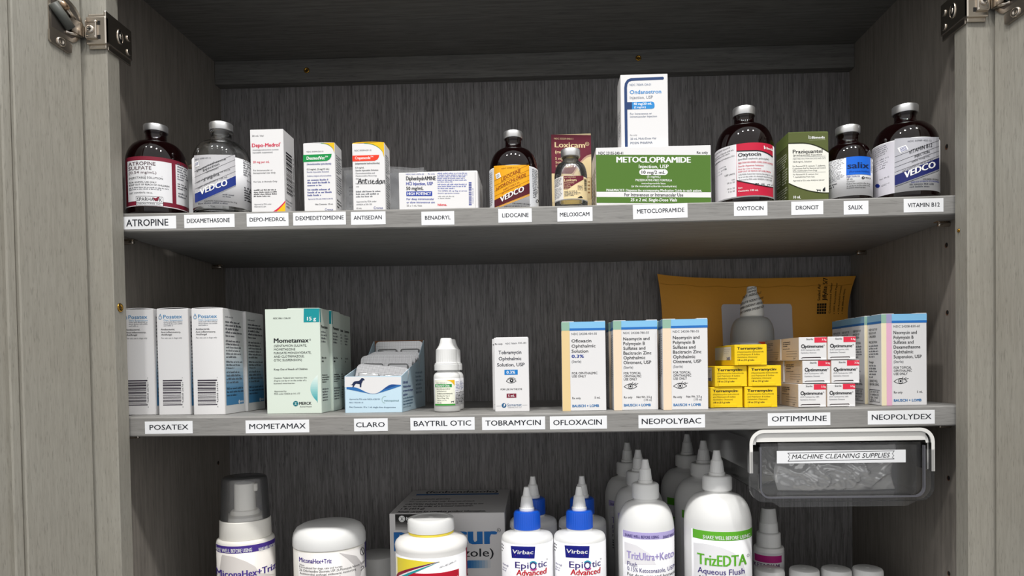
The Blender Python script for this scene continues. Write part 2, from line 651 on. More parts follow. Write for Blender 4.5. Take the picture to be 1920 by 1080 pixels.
door_l, dfl = door((-423.5, -22), math.radians(18), 1, 'door')
door_r, dfr = door((386.5, -22), math.radians(18), -1, 'door')
door_l['label'] = 'left cabinet door swung open, with a recessed panel'
door_r['label'] = 'right cabinet door swung open, seen only as a strip'

def hinge(sgn, fn, zoff, xf):
    """compact face-frame hinge: cup with ear on the door, clip wrapped round the stile edge"""
    base = Msh()
    def wrap(b):
        if sgn < 0:
            b.v = [(2 * xf - x, y, z) for x, y, z in b.v]
            b.f = [f[::-1] for f in b.f]
        b.v = [(x, y, z + zoff) for x, y, z in b.v]
    X = xf
    # front plate, two stepped flanges, then the wrapped plate on the reveal
    base.box(X - 16, X + 2.6, -25, -20.6, 338, 363, NICKEL, bev=1.2, seg=3)
    base.box(X - 15, X + 1.4, -23, -20.5, 334.8, 338.6, NICKEL, bev=.8, seg=2)
    base.box(X - 15, X + 1.4, -23, -20.5, 362.4, 366.0, NICKEL, bev=.8, seg=2)
    base.box(X + .2, X + 2.6, -24.5, 15, 339.5, 368, NICKEL, bev=.8, seg=2)
    base.box(X + .1, X + 1.6, -20, 14, 334.4, 340.2, NICKEL, bev=.6, seg=2)
    # raised channel on the front plate with two slots
    base.box(X - 15.5, X - 5, -27.2, -24.8, 342.5, 358.5, NICKEL, bev=.8, seg=2)
    base.box(X - 14, X - 5.8, -27.9, -27, 356.2, 358.2, NICKEL, bev=.4)
    base.box(X - 14, X - 5.8, -27.9, -27, 342.8, 344.8, NICKEL, bev=.4)
    base.box(X - 5, X - 2.6, -25.2, -24.9, 355.0, 358.6, BLACKV)
    base.box(X - 5, X - 2.6, -25.2, -24.9, 342.4, 346.0, BLACKV)
    wrap(base)
    hg = part(base, 'hinge', 'bright nickel clip hinge on the top of the stile')
    sub = Msh()
    sub.lathe([(3.6, 0), (3.6, 1.0), (3.1, 1.5), (1.6, 1.6), (.001, 1.1)], NICKEL, 24)
    sub.v = [(X - 10.5 + x, -27.1 - z, 350.2 + y) for x, y, z in sub.v]
    sub.box(X - 12.4, X - 8.6, -28.75, -28.65, 349.9, 350.5, BLACKV)
    sub.box(X - 10.8, X - 10.2, -28.76, -28.64, 348.2, 352.2, BLACKV)
    wrap(sub)
    part(sub, 'screw', None, hg)
    for (py, pz, r, mm) in ((-4, 354, 3.8, BLACKV), (9, 358.5, 3.0, NICKEL), (9, 345.5, 3.2, NICKEL)):
        sub = Msh()
        if mm is BLACKV:
            n = 20
            sub.add([(X + 2.75, py + r * math.cos(2 * PI * i / n), pz + 6.5 * math.sin(2 * PI * i / n)) for i in range(n)], [list(range(n))], BLACKV)
            k = Msh(); k.lathe([(4.6, 0), (4.6, .7), (3.8, .7)], NICKEL, 20)
            k.lathe([(2.0, .2), (1.6, 1.2), (.001, 1.4)], STEELD, 12)
            sub.add([(X + 2.6 + z, py + x * .95, pz + y * 1.55) for x, y, z in k.v], k.f[:40] + k.f[42:], NICKEL, True)
        else:
            k = Msh(); k.lathe([(r, 0), (r, .6), (r * .8, 1.1), (r * .4, .7), (.001, .7)], NICKEL, 20)
            sub.add([(X + 2.6 + z, py + x, pz + y) for x, y, z in k.v], k.f, NICKEL, True)
        wrap(sub)
        part(sub, 'screw' if mm is NICKEL else 'adjuster_slot', None, hg)
    # cup on the door
    cup = Msh()
    def P(pts):
        return [(s, z + zoff) for s, z in pts]
    ang = [math.radians(v) for v in range(-72, 252, 12)]
    outline = [(31.5, 338)] + [(20 - 20.3 * math.cos(t), 354 + 20.3 * math.sin(t)) for t in [math.radians(v) for v in range(-60, 121, 12)]] + [(31.5, 376)]
    def FN(u, v, h):
        return fn(u, v, h)
    cup.extrude(P(outline), FN, -.5, 1.1, NICKEL)
    ob = cup
    dark = [(29.5, 342)] + [(19.5 - 17 * math.cos(t), 354.5 + 17 * math.sin(t)) for t in [math.radians(v) for v in range(-60, 121, 12)]] + [(29.5, 373)]
    cup.extrude(P(dark), FN, 1.1, 1.2, STEELD)
    ho = part(cup, 'cup', 'round nickel hinge cup let into the open door', hg)
    ear = Msh()
    e = [(32.3, 338.5), (32.3, 330.2), (30.8, 328.2), (15, 324.9), (12.6, 326), (11.8, 332.5), (13.6, 334.6), (29.5, 338.9)]
    ear.extrude(P(e), FN, .2, 2.6, NICKEL)
    k = Msh(); k.lathe([(4.0, 0), (4.0, .8), (3.2, 1.2), (1.6, .5), (.001, .5)], NICKEL, 22)
    ear.add([FN(22.2 + x, 331.6 + zoff + y, 2.6 + z) for x, y, z in k.v], k.f, NICKEL, True)
    part(ear, 'ear', None, hg)
    arm = Msh()
    def seg(p, q, r, m):
        arm.tube([FN(p[0], p[1] + zoff, p[2]), FN((p[0] + q[0]) / 2, (p[1] + q[1]) / 2 + zoff, (p[2] + q[2]) / 2 + .3), FN(q[0], q[1] + zoff, q[2])], r, m)
    seg((29, 362, 3), (13.5, 347, 3.2), 4.3, mat('dark_grey_nylon', '#5a5c58', rough=.45))
    seg((28, 371, 2), (9, 357, 2.4), 2.2, NICKEL)
    seg((22, 366, 3), (17, 362, 3.4), 3.6, mat('bronzed_link', '#a0876f', rough=.3, metal=1))
    seg((17, 343, 1.6), (3, 345, 2.4), 1.5, NICKEL)
    arm.extrude(P([(13, 345.5), (13, 357), (2.2, 356), (1.2, 344.5)]), FN, 1.5, 4.2, NICKEL)
    arm.extrude(P([(3, 346.5), (3, 355), (-5.5, 353.5), (-5.5, 348)]), FN, 1.5, 3.6, NICKEL)
    part(arm, 'arm', None, hg)
hinge(1, dfl, 0.5, -402.3)
hinge(-1, dfr, 2.0, 365.1)

# ------------------------------------------------------------------ shelves with their name tags
def shelf(z, th, label):
    root = thing('shelf', label, 'shelf', (-20, 120, z - th))
    b = Msh()
    n = 24
    x0, x1 = -415.5, 378.3
    prof = [(1.0, -th), (0.0, -th + 1.0), (0.0, -1.2), (1.2, 0.0), (237.5, 0.0), (237.5, -th)]
    vs = []
    fs = []
    for i in range(n + 1):
        x = x0 + (x1 - x0) * i / n
        for (y, dz) in prof:
            vs.append((x, y, z + dz + sag(x)))
    k = len(prof)
    for i in range(n):
        for j in range(k):
            j2 = (j + 1) % k
            fs.append([i * k + j, (i + 1) * k + j, (i + 1) * k + j2, i * k + j2])
    fs.append(list(range(k)))
    fs.append([n * k + j for j in range(k)][::-1])
    b.add(vs, fs, W_SHELF)
    b.build('board', root, None, (-20, 120, z - th))
    return root
def tag(root, z, th, s, x0, x1, z0, z1, tx=(.1, .9), ch=.34, yb=.62, tilt=0.0, col='#20242c', bold=0.012):
    b = Msh()
    xm = (x0 + x1) / 2
    zb = z + sag(xm)
    def fn(u, v, h):
        return (x0 + u - tilt * v, -h, zb + z0 + v + tilt * u)
    w, h = x1 - x0, z1 - z0
    b.extrude([(0, 0), (w, 0), (w, h), (0, h)], fn, 0.02, .16, PAPER)
    A = Art(b, fn, 0, 0, 1, h, base=.2)
    A.t(s, w * tx[0], w * tx[1], h * yb, h * (yb - ch), ink(col), bold)
    b.build('name_tag', root, 'white paper name tag with printed black capitals', (-20, 120, z - th))
sh1 = shelf(ZSH1, 17.7, 'upper grey wooden shelf carrying injectable vials and cartons')
for a in (('ATROPINE', -403.5, -353.5, -15.0, -3.1, (.05, .85), .53, .76), ('DEXAMETHASONE', -345.8, -298.0, -14.4, -2.0, (.055, .905), .31, .62),
          ('DEPO-MEDROL', -286.5, -247.0, -14.0, -1.7, (.075, .935), .29, .62), ('DEXMEDETOMIDINE', -242.6, -193.0, -13.6, -1.6, (.05, .96), .31, .6),
          ('ANTISEDAN', -188.2, -155.7, -13.9, -1.9, (.08, .89), .3, .61), ('BENADRYL', -122.2, -91.6, -15.4, -2.9, (.11, .89), .28, .6),
          ('LIDOCAINE', -50.6, -19.6, -14.5, -1.8, (.12, .905), .29, .62), ('MELOXICAM', 4.1, 36.6, -14.7, -1.9, (.075, .91), .28, .64),
          ('METOCLOPRAMIDE', 73.9, 124.0, -14.2, -1.0, (.075, .94), .29, .6, .012), ('OXYTOCIN', 166.3, 196.8, -13.6, -0.8, (.09, .88), .28, .6),
          ('DRONCIT', 218.5, 247.5, -13.9, -1.8, (.145, .85), .29, .61), ('SALIX', 266.0, 288.4, -15.0, -2.7, (.19, .76), .3, .62),
          ('VITAMIN B12', 320.2, 355.9, -14.7, -2.3, (.1, .905), .3, .62)):
    tag(sh1, ZSH1, 17.7, *a)
sh2 = shelf(ZSH2, 18.5, 'middle grey wooden shelf carrying eye and ear medicines')
for a in (('POSATEX', -388.6, -342.9, -15.7, -4.0, (.1, .91), .4, .68), ('MOMETAMAX', -292.3, -231.9, -15.6, -3.5, (.06, .945), .4, .68),
          ('CLARO', -189.4, -157.6, -14.7, -2.8, (.06, .91), .38, .68), ('BAYTRIL OTIC', -136.3, -76.0, -14.5, -2.6, (.055, .945), .4, .66),
          ('TOBRAMYCIN', -69.1, -10.2, -14.9, -2.9, (.055, .93), .4, .66), ('OFLOXACIN', -5.8, 47.2, -15.1, -3.0, (.06, .91), .4, .68),
          ('NEOPOLYBAC', 76.4, 137.8, -15.4, -3.2, (.05, .94), .41, .68), ('OPTIMMUNE', 195.4, 252.5, -15.3, -3.6, (.065, .94), .41, .66),
          ('NEOPOLYDEX', 286.6, 347.3, -16.0, -3.3, (.06, .95), .38, .66)):
    tag(sh2, ZSH2, 18.5, *a)
# ------------------------------------------------------------------ cartons and vials
def cyl_t(self, s, x0, x1, yb, yt, *a, **k):
    self.fix = self.arc * self.rp * (1 - math.cos(math.asin(max(-1, min(1, ((x0 + x1) / 2 - self.xc) / self.rp))) + self.phi))
    Art.t(self, s, x0, x1, yb, yt, *a, **k)
    self.fix = None
def cyl_greek(self, x0, x1, y0, y1, n, m, **k):
    self.fix = self.arc * self.rp * (1 - math.cos(math.asin(max(-1, min(1, ((x0 + x1) / 2 - self.xc) / self.rp))) + self.phi))
    Art.greek(self, x0, x1, y0, y1, n, m, **k)
    self.fix = None
def cyl_uv(self, x, y):
    a = math.asin(max(-1, min(1, (x - self.xc) / self.rp)))
    s = self.rp / self.R * self.vs
    off = self.fix if self.fix is not None else self.arc * self.rp * (1 - math.cos(a + self.phi))
    return a * self.R, self.ztop - (y - self.T - off) / s
CylArt.fix = None
CylArt.t = cyl_t
CylArt.greek = cyl_greek
CylArt.uv = cyl_uv

class Carton:
    def __init__(self, label, w, d, h, x, yf, z, rz=0.0, m=None, group=None, name='medicine_carton', cat='carton', bev=0.35):
        self.w, self.d, self.h = w, d, h
        self.root = thing(name, label, cat, (x, yf + d / 2, z), rz, group)
        self.b = Msh()
        self.m = m or CARD
        self.b.box(-w / 2, w / 2, -d / 2, d / 2, 0, h, self.m, bev=bev)
        self.flaps = []
    def fn(self, side):
        w, d, h = self.w, self.d, self.h
        return {'front': lambda u, v, q: (-w / 2 + u, -d / 2 - q, v),
                'right': lambda u, v, q: (w / 2 + q, -d / 2 + u, v),
                'left': lambda u, v, q: (-w / 2 - q, d / 2 - u, v),
                'top': lambda u, v, q: (-w / 2 + u, -d / 2 + v, h + q)}[side]
    def art(self, side, L=0.0, T=0.0, R=None, k=0.0, m=0.0, base=0.1):
        span = {'front': self.w, 'right': self.d, 'left': self.d, 'top': self.w}[side]
        H = self.d if side == 'top' else self.h
        s = ((R - L) / span) if R is not None else 1.0
        return Art(self.b, self.fn(side), L, T, s, H, k, m, base)
    def flap(self, x0, x1, thick=0.7, y0=None, y1=None, m=None, arch=0.0, name='top_flap'):
        """tucked lid showing a little above the top edge; arch bows it upwards"""
        f = Msh()
        w, d, h = self.w, self.d, self.h
        y0 = -d / 2 + .6 if y0 is None else y0
        y1 = d / 2 - .6 if y1 is None else y1
        n = 10
        vs = []
        fs = []
        for i in range(n + 1):
            t = i / n
            x = x0 + (x1 - x0) * t
            z = h + .05 + arch * 4 * t * (1 - t)
            for y in (y0, y1):
                vs.append((x, y, z))
                vs.append((x, y, z + thick))
        for i in range(n):
            o, p = 4 * i, 4 * i + 4
            fs += [[o + 1, p + 1, p + 3, o + 3], [o, o + 2, p + 2, p], [o, p, p + 1, o + 1], [o + 2, o + 3, p + 3, p + 2]]
        fs += [[0, 1, 3, 2], [4 * n, 4 * n + 2, 4 * n + 3, 4 * n + 1]]
        f.add(vs, fs, m or self.m)
        self.flaps.append((name, f))
        return f
    def done(self):
        self.b.build('body', self.root)
        for nm, f in self.flaps:
            f.build(nm, self.root)
        return self.root

def dome(R, rn, zs, zn, n=12):
    return [(rn + (R - rn) * math.sqrt(max(0, 1 - (i / n) ** 2)), zs + (zn - zs) * i / n) for i in range(n + 1)]
def vial(label, x, yc, z, R, H, capR, capH, zs, zn, rn, glass, capm=None, liquid=None, group=None, wall=None, zliq=0, capname='crimp_cap'):
    root = thing('glass_vial', label, 'vial', (x, yc, z), 0, group)
    b = Msh()
    zc = H - capH
    outer = [(.001, 1.2), (R * .7, .6), (R * .82, 0), (R - 1.6, .25), (R - .5, 1.2), (R, 3)] + dome(R, rn + 2.6, zs, zn)[:-1] + [(rn + 1.9, zn + .7), (rn + .6, zn + 2.2), (rn, zn + 4.2), (rn, zc - 1.8), (rn + 1.0, zc - .6), (capR - 1.2, zc + .2)]
    if wall:
        inner = [(capR - 3.5, zc + .2), (rn - wall, zc - 2), (rn - wall, zn + 4)] + [(max(r - wall * 1.2, rn - wall), zz - wall) for r, zz in dome(R, rn + 2.6, zs, zn)[::-1]] + [(R - wall, 4 + wall), (R - wall - 2, 2.2 + wall), (R * .7, 2 + wall), (.001, 2.4 + wall)]
        b.lathe(outer + inner, glass, 56)
    else:
        b.lathe(outer + [(.001, zc + .2)], glass, 56)
    o = b.build('glass_body', root)
    if liquid:
        q = Msh()
        q.lathe([(.001, 2.5 + wall), (R * .7, 2.1 + wall), (R - wall - 2.1, 2.3 + wall), (R - wall - .1, 4.2 + wall), (R - wall - .1, zliq), (.001, zliq)], liquid, 48)
        smooth_angle(q.build('liquid', root), 50)
    c = Msh()
    c.lathe([(capR * .55, H - 1.2), (capR * .6, H - .2), (capR - 1.0, H), (capR - .35, H - .25), (capR, H - .9), (capR, zc + .8), (capR - .25, zc + .2), (capR - 1.3, zc - .1), (rn + .6, zc)], capm or ALU, 48)
    cc = c.build(capname, root, 'silvery crimped cap')
    smooth_angle(cc, 40)
    st = Msh()
    st.lathe([(capR * .62, H - 1.6), (capR * .62, H - .9), (.001, H - .8)], mat('grey_stopper', '#7d7b7a', rough=.7), 24)
    st.build('stopper', root)
    return root
def vphi(x, yc):
    return math.atan2(-14.8 - x, 640.4 + yc)
def vial_label(root, x, yc, R, zt, zb, xc, rp, T, arc, side=105, base=PRINTW, a0=None, a1=None):
    phi = vphi(x, yc)
    b = Msh()
    cyl_patch(b, R, zb, zt, phi + math.radians(a0 if a0 is not None else -side), phi + math.radians(a1 if a1 is not None else side), base)
    D = 640.4 + yc
    A = CylArt(b, R, zt, phi, xc, rp, T, arc, .2, D / (D - R))
    return b, A
K = ink('#1b1d22')
GR = ink('#55585f')
LG = ink('#8b8d93')
NAVY = ink('#1c2f86')
WH = ink('#f4f4f4')
def eye(A, x, y, w, m, lw=None, open_=True):
    lw = lw or w * .04
    pts = [(x - w * .5 + w * i / 12, y - w * .22 * math.sin(PI * i / 12)) for i in range(13)]
    low = [(x - w * .5 + w * i / 12, y + w * .18 * math.sin(PI * i / 12)) for i in range(13)]
    A.stroke(pts, lw, m, 1)
    A.stroke(low, lw, m, 1)
    A.ring(x, y - w * .02, w * .17, w * .17, lw, m, 1)
    A.disc(x, y - w * .02, w * .08, w * .08, m, 1)
    for q in (-.2, .1, .3):
        A.stroke([(x + w * (.18 + q * .5), y - w * (.2 - abs(q) * .2)), (x + w * (.35 + q * .8), y - w * (.3 - q * .25))], lw, m, 1)
def hourglass(A, x, y, r, m, m2):
    A.poly([(x - r, y), (x, y - r), (x + r, y), (x, y + r)], m, 1)
    A.ring(x, y, r * .95, r * .95, r * .25, m, 1, 16)
    A.poly([(x - r * .38, y - r * .4), (x + r * .38, y - r * .4), (x, y)], m2, 2)
    A.poly([(x - r * .38, y + r * .4), (x, y), (x + r * .38, y + r * .4)], m2, 2)
def beast(A, x, y, w, m, flip=1, kind=0):
    """small black animal silhouette standing on y"""
    h = w * (.62 if kind < 2 else .5)
    def q(a, b):
        return (x + flip * a * w, y - b * h)
    A.poly([q(-.5, .95), q(-.42, .8), q(.3, .82), q(.34, 1.0), q(.5, 1.05), q(.55, .85), q(.42, .7), q(.36, .45), q(-.4, .45)], m, 1)
    for t in (-.4, -.3, .22, .32):
        A.poly([q(t, .5), q(t + .09, .5), q(t + .07, 0), q(t, 0)], m, 1)
# ------------------------------------------------------------------ upper shelf
def z1(x):
    return ZSH1 + sag(x) + .1
# amber vial, maroon label
MAR = ink('#7d1f33')
x, yc, R = -387.2, 30.0, 27.6
r = vial('largest left amber vial with a maroon bordered white label, above the ATROPINE tag', x, yc, z1(x), R, 91.3, 11.0, 6.8, 51, 74.5, 9.3, AMBER)
b, A = vial_label(r, x, yc, R, 53.8, 7.0, 335, 236, 418, .29)
A.rect(105, 568, 418, 836, MAR, 0, 30)
A.rect(126, 441, 452, 792, PRINTW, 1, 16)
A.rect(470, 568, 452, 792, PRINTW, 1, 12)
A.rect(101, 110, 418, 836, PRINTW, 1, 3)
A.rect(105, 568, 828, 834, PRINTW, 1, 20)
A.t('ATROPINE', 134, 326, 494, 464, ink('#4b2a33'), .005, 2)
A.t('SULFATE', 134, 296, 530, 502, ink('#4b2a33'), .005, 2)
A.t('(0.54 mg/mL)', 136, 330, 563, 541, ink('#4b2a33'), 0, 2)
A.stroke([(134, 578), (250, 580), (372, 592)], 2, K, 2)
A.t('INJECTABLE SOLUTION', 136, 376, 606, 590, K, 0, 2)
A.stroke([(134, 609), (250, 611), (372, 620)], 2, K, 2)
A.t('FOR ANIMAL USE ONLY', 136, 330, 640, 628, K, .01, 2)
A.t('KEEP OUT OF REACH OF CHILDREN', 136, 420, 664, 651, K, .01, 2)
A.greek(136, 424, 674, 702, 2, GR, lay=2, ragged=.1)
A.t('NET CONTENTS: 100 mL', 138, 300, 730, 717, K, 0, 2)
A.rect(183, 374, 752, 828, PRINTW, 2, 8)
for yy in (752, 803, 828):
    A.rect(183, 374, yy, yy + 2.5, K, 3, 8)
A.rect(183, 185, 752, 828, K, 3, 1); A.rect(372, 374, 752, 828, K, 3, 1)
A.t('SPARHAWK', 190, 366, 795, 766, K, 0, 3)
A.t('LABORATORIES, INC.', 190, 358, 823, 811, K, 0, 3)
A.poly([(300, 766), (318, 772), (322, 780), (332, 764), (348, 760), (342, 790), (322, 800), (308, 784)], MAR, 4)
A.greek(482, 560, 492, 640, 7, GR, lay=2)
A.greek(482, 560, 660, 720, 3, K, lay=2)
A.greek(486, 556, 738, 790, 2, GR, lay=2)
b.build('label', r)

# paper packet standing behind
root = thing('folded_packet', 'white printed packet with a curled beige flap behind the two leftmost vials', 'packet', (-365, 95, z1(-365)))
b = Msh(); b.box(-22, 16, -8, 8, 0, 66, PAPER, bev=.5)
A = Art(b, lambda u, v, q: (-22 + u, -8 - q, v), 0, 0, 1, 66)
for k, (t, y, x0, x1) in enumerate((('mls USP', 22, 22, 36), ('mm', 28, 22, 29), ('1 g of', 34, 22, 31), ('valsert', 41, 22, 34), ('mg solution', 46, 22, 38), ('USA', 51, 22, 30), ('mg', 57, 22, 27))):
    A.t(t, x0, x1, y + 9, y + 6.6, GR)
A.stroke([(23, 15), (23.4, 18), (25.5, 19.4), (27.6, 18), (28, 14)], 1.3, K, 1)
b.build('body', root)
f = Msh()
pts = []
n = 12
vs = []; fs = []
for i in range(n + 1):
    t = i / n
    for (yy, q) in ((-8, 0), (9, 0)):
        vs.append((-20 + 33 * t, yy, 66.2 + 16 * math.sin(PI * (.12 + .5 * t)) * (.55 + .45 * t) ))
        vs.append((-20 + 33 * t, yy, 66.2 + 4 * t))
for i in range(n):
    o, p = 4 * i, 4 * i + 4
    fs += [[o, p, p + 2, o + 2], [o + 1, o + 3, p + 3, p + 1], [o, o + 1, p + 1, p], [o + 2, p + 2, p + 3, o + 3]]
fs += [[0, 2, 3, 1], [4 * n, 4 * n + 1, 4 * n + 3, 4 * n + 2]]
f.add(vs, fs, mat('beige_card', '#cdb49b', rough=.7), True)
f.build('flap', root, 'curled beige card flap')

def slant_label(A, xl, xr, ytl, ybot, fill, strip, txt, band, lines, brand_box):
    """label with a slanted field above a diagonal band carrying the maker's name"""
    A.rect(xl, xr, ytl, ybot, fill, 0, 18)
# clear vial, grey label with blue band
x, yc, R = -323.2, 32.0, 26.8
r = vial('clear glass vial with a silver grey and dark blue label, above the DEXAMETHASONE tag', x, yc, z1(x), R, 92.8, 11.0, 7.6, 51.5, 74.5, 9.6, CLEAR, wall=1.6)
SILV = ink('#c3c2c6')
def vedco(A, x0, x1, yt, cfill, cband, cedge, band, title, tcol, vx, whitebot):
    # band = left-bottom y, left-top y, right-bottom y, right-top y
    lb, lt, rb, rt_ = band
    xs = [x0 + (x1 - x0) * i / 14 for i in range(15)]
    ln = lambda a, c: (lambda xx: a + (c - a) * ((xx - x0) / (x1 - x0)) ** 1.0)
    A.band(xs, lambda xx: yt, ln(lt, rt_), cfill, 1)
    A.band(xs, ln(lt, rt_), ln(lb, rb), cband, 1)
    A.stroke([(xx, ln(lb, rb)(xx) + 7) for xx in xs], 5, cedge, 2)
    A.stroke([(xx, ln(lb, rb)(xx) + 2) for xx in xs], 2, WH, 2)
A_ = None
b, A = vial_label(r, x, yc, R, 55, 7.5, 887, 228, 405, .30)
xs = [682 + (985 - 682) * i / 14 for i in range(15)]
A.band(xs, lambda q: 404 + .03 * abs(q - 780), lambda q: 735 - (q - 682) * .49, SILV, 1)
A.band(xs, lambda q: 725 - (q - 682) * .475, lambda q: 805 - (q - 682) * .47, ink('#1d3383'), 2)
A.stroke([(q, 812 - (q - 682) * .47) for q in xs], 4, ink('#8a8d98'), 2)
A.stroke([(q, 727 - (q - 682) * .475) for q in xs], 3, WH, 3)
for c, w_ in ((545, 2), (592, 2), (642, 2), (690, 2)):
    A.stroke([(q, c - (q - 682) * .47) for q in xs], w_, K, 2)
A.t('NDC 50989-437-12', 690, 806, 440, 428, GR, 0, 2)
A.poly([(684, 466), (716, 452), (720, 496), (690, 508)], WH, 2)
for k in range(3):
    A.stroke([(692, 474 + k * 9), (712, 466 + k * 9)], 3, NAVY, 3)
A.t('Dexamethasone', 702, 915, 540, 522, K, .01, 3, slope=.47)
A.t('Injection', 748, 866, 544, 524, K, .01, 3, slope=.47)
A.t('VETERINARY', 765, 862, 560, 549, K, 0, 3, slope=.42)
A.t('100 mL Multiple Dose Vial Sterile', 700, 945, 634, 622, K, 0, 3, slope=.46)
A.t('2 mg/mL', 748, 870, 626, 606, K, .01, 3, slope=.45)
A.t('NET CONTENTS: 100 mL', 706, 924, 682, 670, K, 0, 3, slope=.44)
A.t('VEDCO', 722, 920, 738, 688, WH, .03, 4, slope=.42)
A.greek(885, 990, 738, 772, 2, GR, lay=2, slope=.02)
A.t('CAUTION: Federal law restricts this drug', 750, 990, 800, 788, K, 0, 2)
A.greek(704, 990, 800, 818, 1, GR, lay=2, ragged=0)
A.greek(1044, 1108, 460, 600, 7, GR, lay=2)
A.t('Store at', 1070, 1105, 645, 632, K, 0, 2)
A.ring(1122, 640, 14, 18, 4, K, 2)
A.greek(1048, 1112, 690, 820, 6, K, lay=2)
b.build('label', r)

# tall white carton, red lettering
RED = ink('#d3264a')
YEL = ink('#f4bd1b')
c = Carton('tall white carton with pinkish red lettering and a yellow corner, right of the clear vial', 32.4, 28.5, 83.0, -273.6, 20, z1(-273))
c.root.rotation_euler.z = -.005
A = c.art('front', 85, 95, 395, k=.034)
A.t('20 mL Vial', 106, 214, 160, 146, K)
A.t('Depo-Medrol', 108, 362, 255, 222, RED, .03)
A.ring(370, 222, 4, 5, 1.5, RED, 1)
A.t('(methylprednisolone acetate', 114, 355, 288, 275, GR, 0)
A.t('injectable suspension)', 114, 300, 312, 298, GR, 0)
A.t('20 mg per mL', 118, 272, 402, 383, RED, .015)
A.t('For Intramuscular or', 122, 302, 476, 462, K)
A.t('Intrasynovial Use Only', 122, 330, 500, 486, K)
A.t('For Use in Animals Only', 126, 346, 580, 566, K)
A.greek(128, 352, 640, 716, 4, K, ragged=.1)
A.t('Approved by FDA under', 134, 294, 786, 773, GR)
A.t('NADA # 012-204', 134, 242, 808, 796, GR)
xs = [215 + (424 - 215) * i / 12 for i in range(13)]
cv = lambda q: 880 - 125 * ((q - 215) / 209) ** 2.0
A.band(xs, lambda q: cv(q) - 5, lambda q: 905, RED, 0)
A.band(xs, lambda q: cv(q) + 12 + 12 * (1 - (q - 215) / 209), lambda q: 912, YEL, 1)
A.t('zoetis', 335, 410, 880, 858, ink('#b96a12'), .01, 2)
A = c.art('right', 0, 0, 100)
A.barcode(20, 75, 70, 215, K, 0, True, 34)
A.t('0 3 00090 5140 3', 75, 205, 92, 84, K, 0, 1, up=True)
A.greek(12, 70, 230, 262, 3, LG)
c.done()

def curved_corner(A, x0, x1, yt, yb, c1, c2):
    xs = [x0 + (x1 - x0) * i / 12 for i in range(13)]
    f = lambda q: yt + (yb - yt) * (1 - math.sqrt(max(0, 1 - ((q - x0) / (x1 - x0)) ** 2)))
    A.band(xs, lambda q: yt, lambda q: f(q) + 5, c2, 0)
    A.band(xs, lambda q: yt, f, c1, 1)
GRN = ink('#0f8f47')
c = Carton('narrow white carton with a green name bar, above the DEXMEDETOMIDINE tag', 30.6, 23, 68.6, -223.2, 20, z1(-223))
A = c.art('front', 576, 220, 868, k=.03)
curved_corner(A, 740, 866, 217, 312, YEL, GRN)
A.t('NDC 59399-036-10', 610, 765, 300, 287, GR)
A.poly([(578, 322), (842, 318), (838, 345), (822, 368), (796, 382), (578, 387)], GRN, 1)
A.t('DexmedVet', 612, 778, 368, 338, WH, .025, 2)
A.t('TM', 780, 806, 350, 336, WH, .02, 2)
A.t('(dexmedetomidine hydrochloride)', 614, 838, 415, 398, NAVY, .012)
A.t('0.5 mg/mL (5 mg/10 mL)', 614, 820, 462, 447, K, .01)
A.t('Sterile Injectable Solution', 614, 818, 486, 472, NAVY)
A.t('Sedative, analgesic and preanesthetic', 618, 840, 522, 508, NAVY)
A.greek(620, 832, 540, 614, 3, NAVY, ragged=.1)
A.greek(622, 846, 628, 704, 3, NAVY, ragged=.1)
A.t('Approved by FDA under ANADA # 200-702', 628, 856, 732, 720, NAVY)
A.t('Net Contents: 10 mL', 694, 858, 782, 768, K, .01)
A.t('Cronus', 784, 858, 836, 814, NAVY, 0, 1)
A = c.art('right', 0, 0, 100)
A.greek(18, 92, 40, 120, 8, GR)
A.greek(18, 92, 125, 205, 8, GR)
A.greek(18, 80, 225, 265, 3, K)
c.flap(-15, 15, .5, arch=.4)
c.done()
ORG = ink('#ee3c22')
c = Carton('narrow white carton with an orange red name bar and black marker handwriting', 31.2, 23, 67.8, -175.5, 20, z1(-175))
A = c.art('front', 1030, 220, 1334)
curved_corner(A, 1145, 1330, 218, 352, YEL, GRN)
A.t('NDC 59399-037-10', 1052, 1210, 292, 278, GR)
A.poly([(1032, 332), (1284, 330), (1280, 352), (1266, 372), (1240, 384), (1032, 386)], ORG, 1)
A.t('Cropamezole', 1056, 1200, 368, 342, WH, .025, 2)
A.t('TM', 1202, 1226, 352, 340, WH, .02, 2)
A.t('(atipamezole hydrochloride)', 1056, 1286, 414, 398, K, .012)
A.t('5.0 mg/mL', 1056, 1140, 452, 438, K, .01)
A.t('Sterile Injectable Solution', 1058, 1272, 478, 463, K, .01)
A.t('Dexmedetomidine and', 1058, 1240, 504, 490, GR, 0, 1, .2)
A.t('Medetomidine Reversing', 1058, 1256, 528, 515, GR, 0, 1, .2)
A.t('Agent', 1058, 1090, 552, 540, GR, 0, 1, .2)
A.t('For intramuscular use in dogs', 1058, 1290, 600, 587, GR)
A.t('only', 1060, 1088, 626, 614, GR)
A.stroke([(1078, 596), (1094, 552), (1104, 548), (1110, 592)], 8, K, 3)
A.stroke([(1086, 576), (1112, 572)], 6, K, 3)
A.stroke([(1118, 590), (1120, 562), (1128, 560), (1136, 566), (1138, 592)], 7, K, 3)
A.stroke([(1150, 550), (1152, 590), (1162, 592)], 7, K, 3); A.stroke([(1140, 562), (1168, 558)], 6, K, 3)
A.stroke([(1176, 566), (1178, 592)], 7, K, 3)
A.stroke([(1204, 562), (1190, 570), (1204, 582), (1194, 596)], 7, K, 3)
A.stroke([(1212, 582), (1232, 572), (1222, 562), (1212, 580), (1222, 598), (1238, 592)], 6, K, 3)
A.stroke([(1262, 568), (1246, 578), (1252, 598), (1266, 588), (1268, 548), (1270, 598)], 7, K, 3)
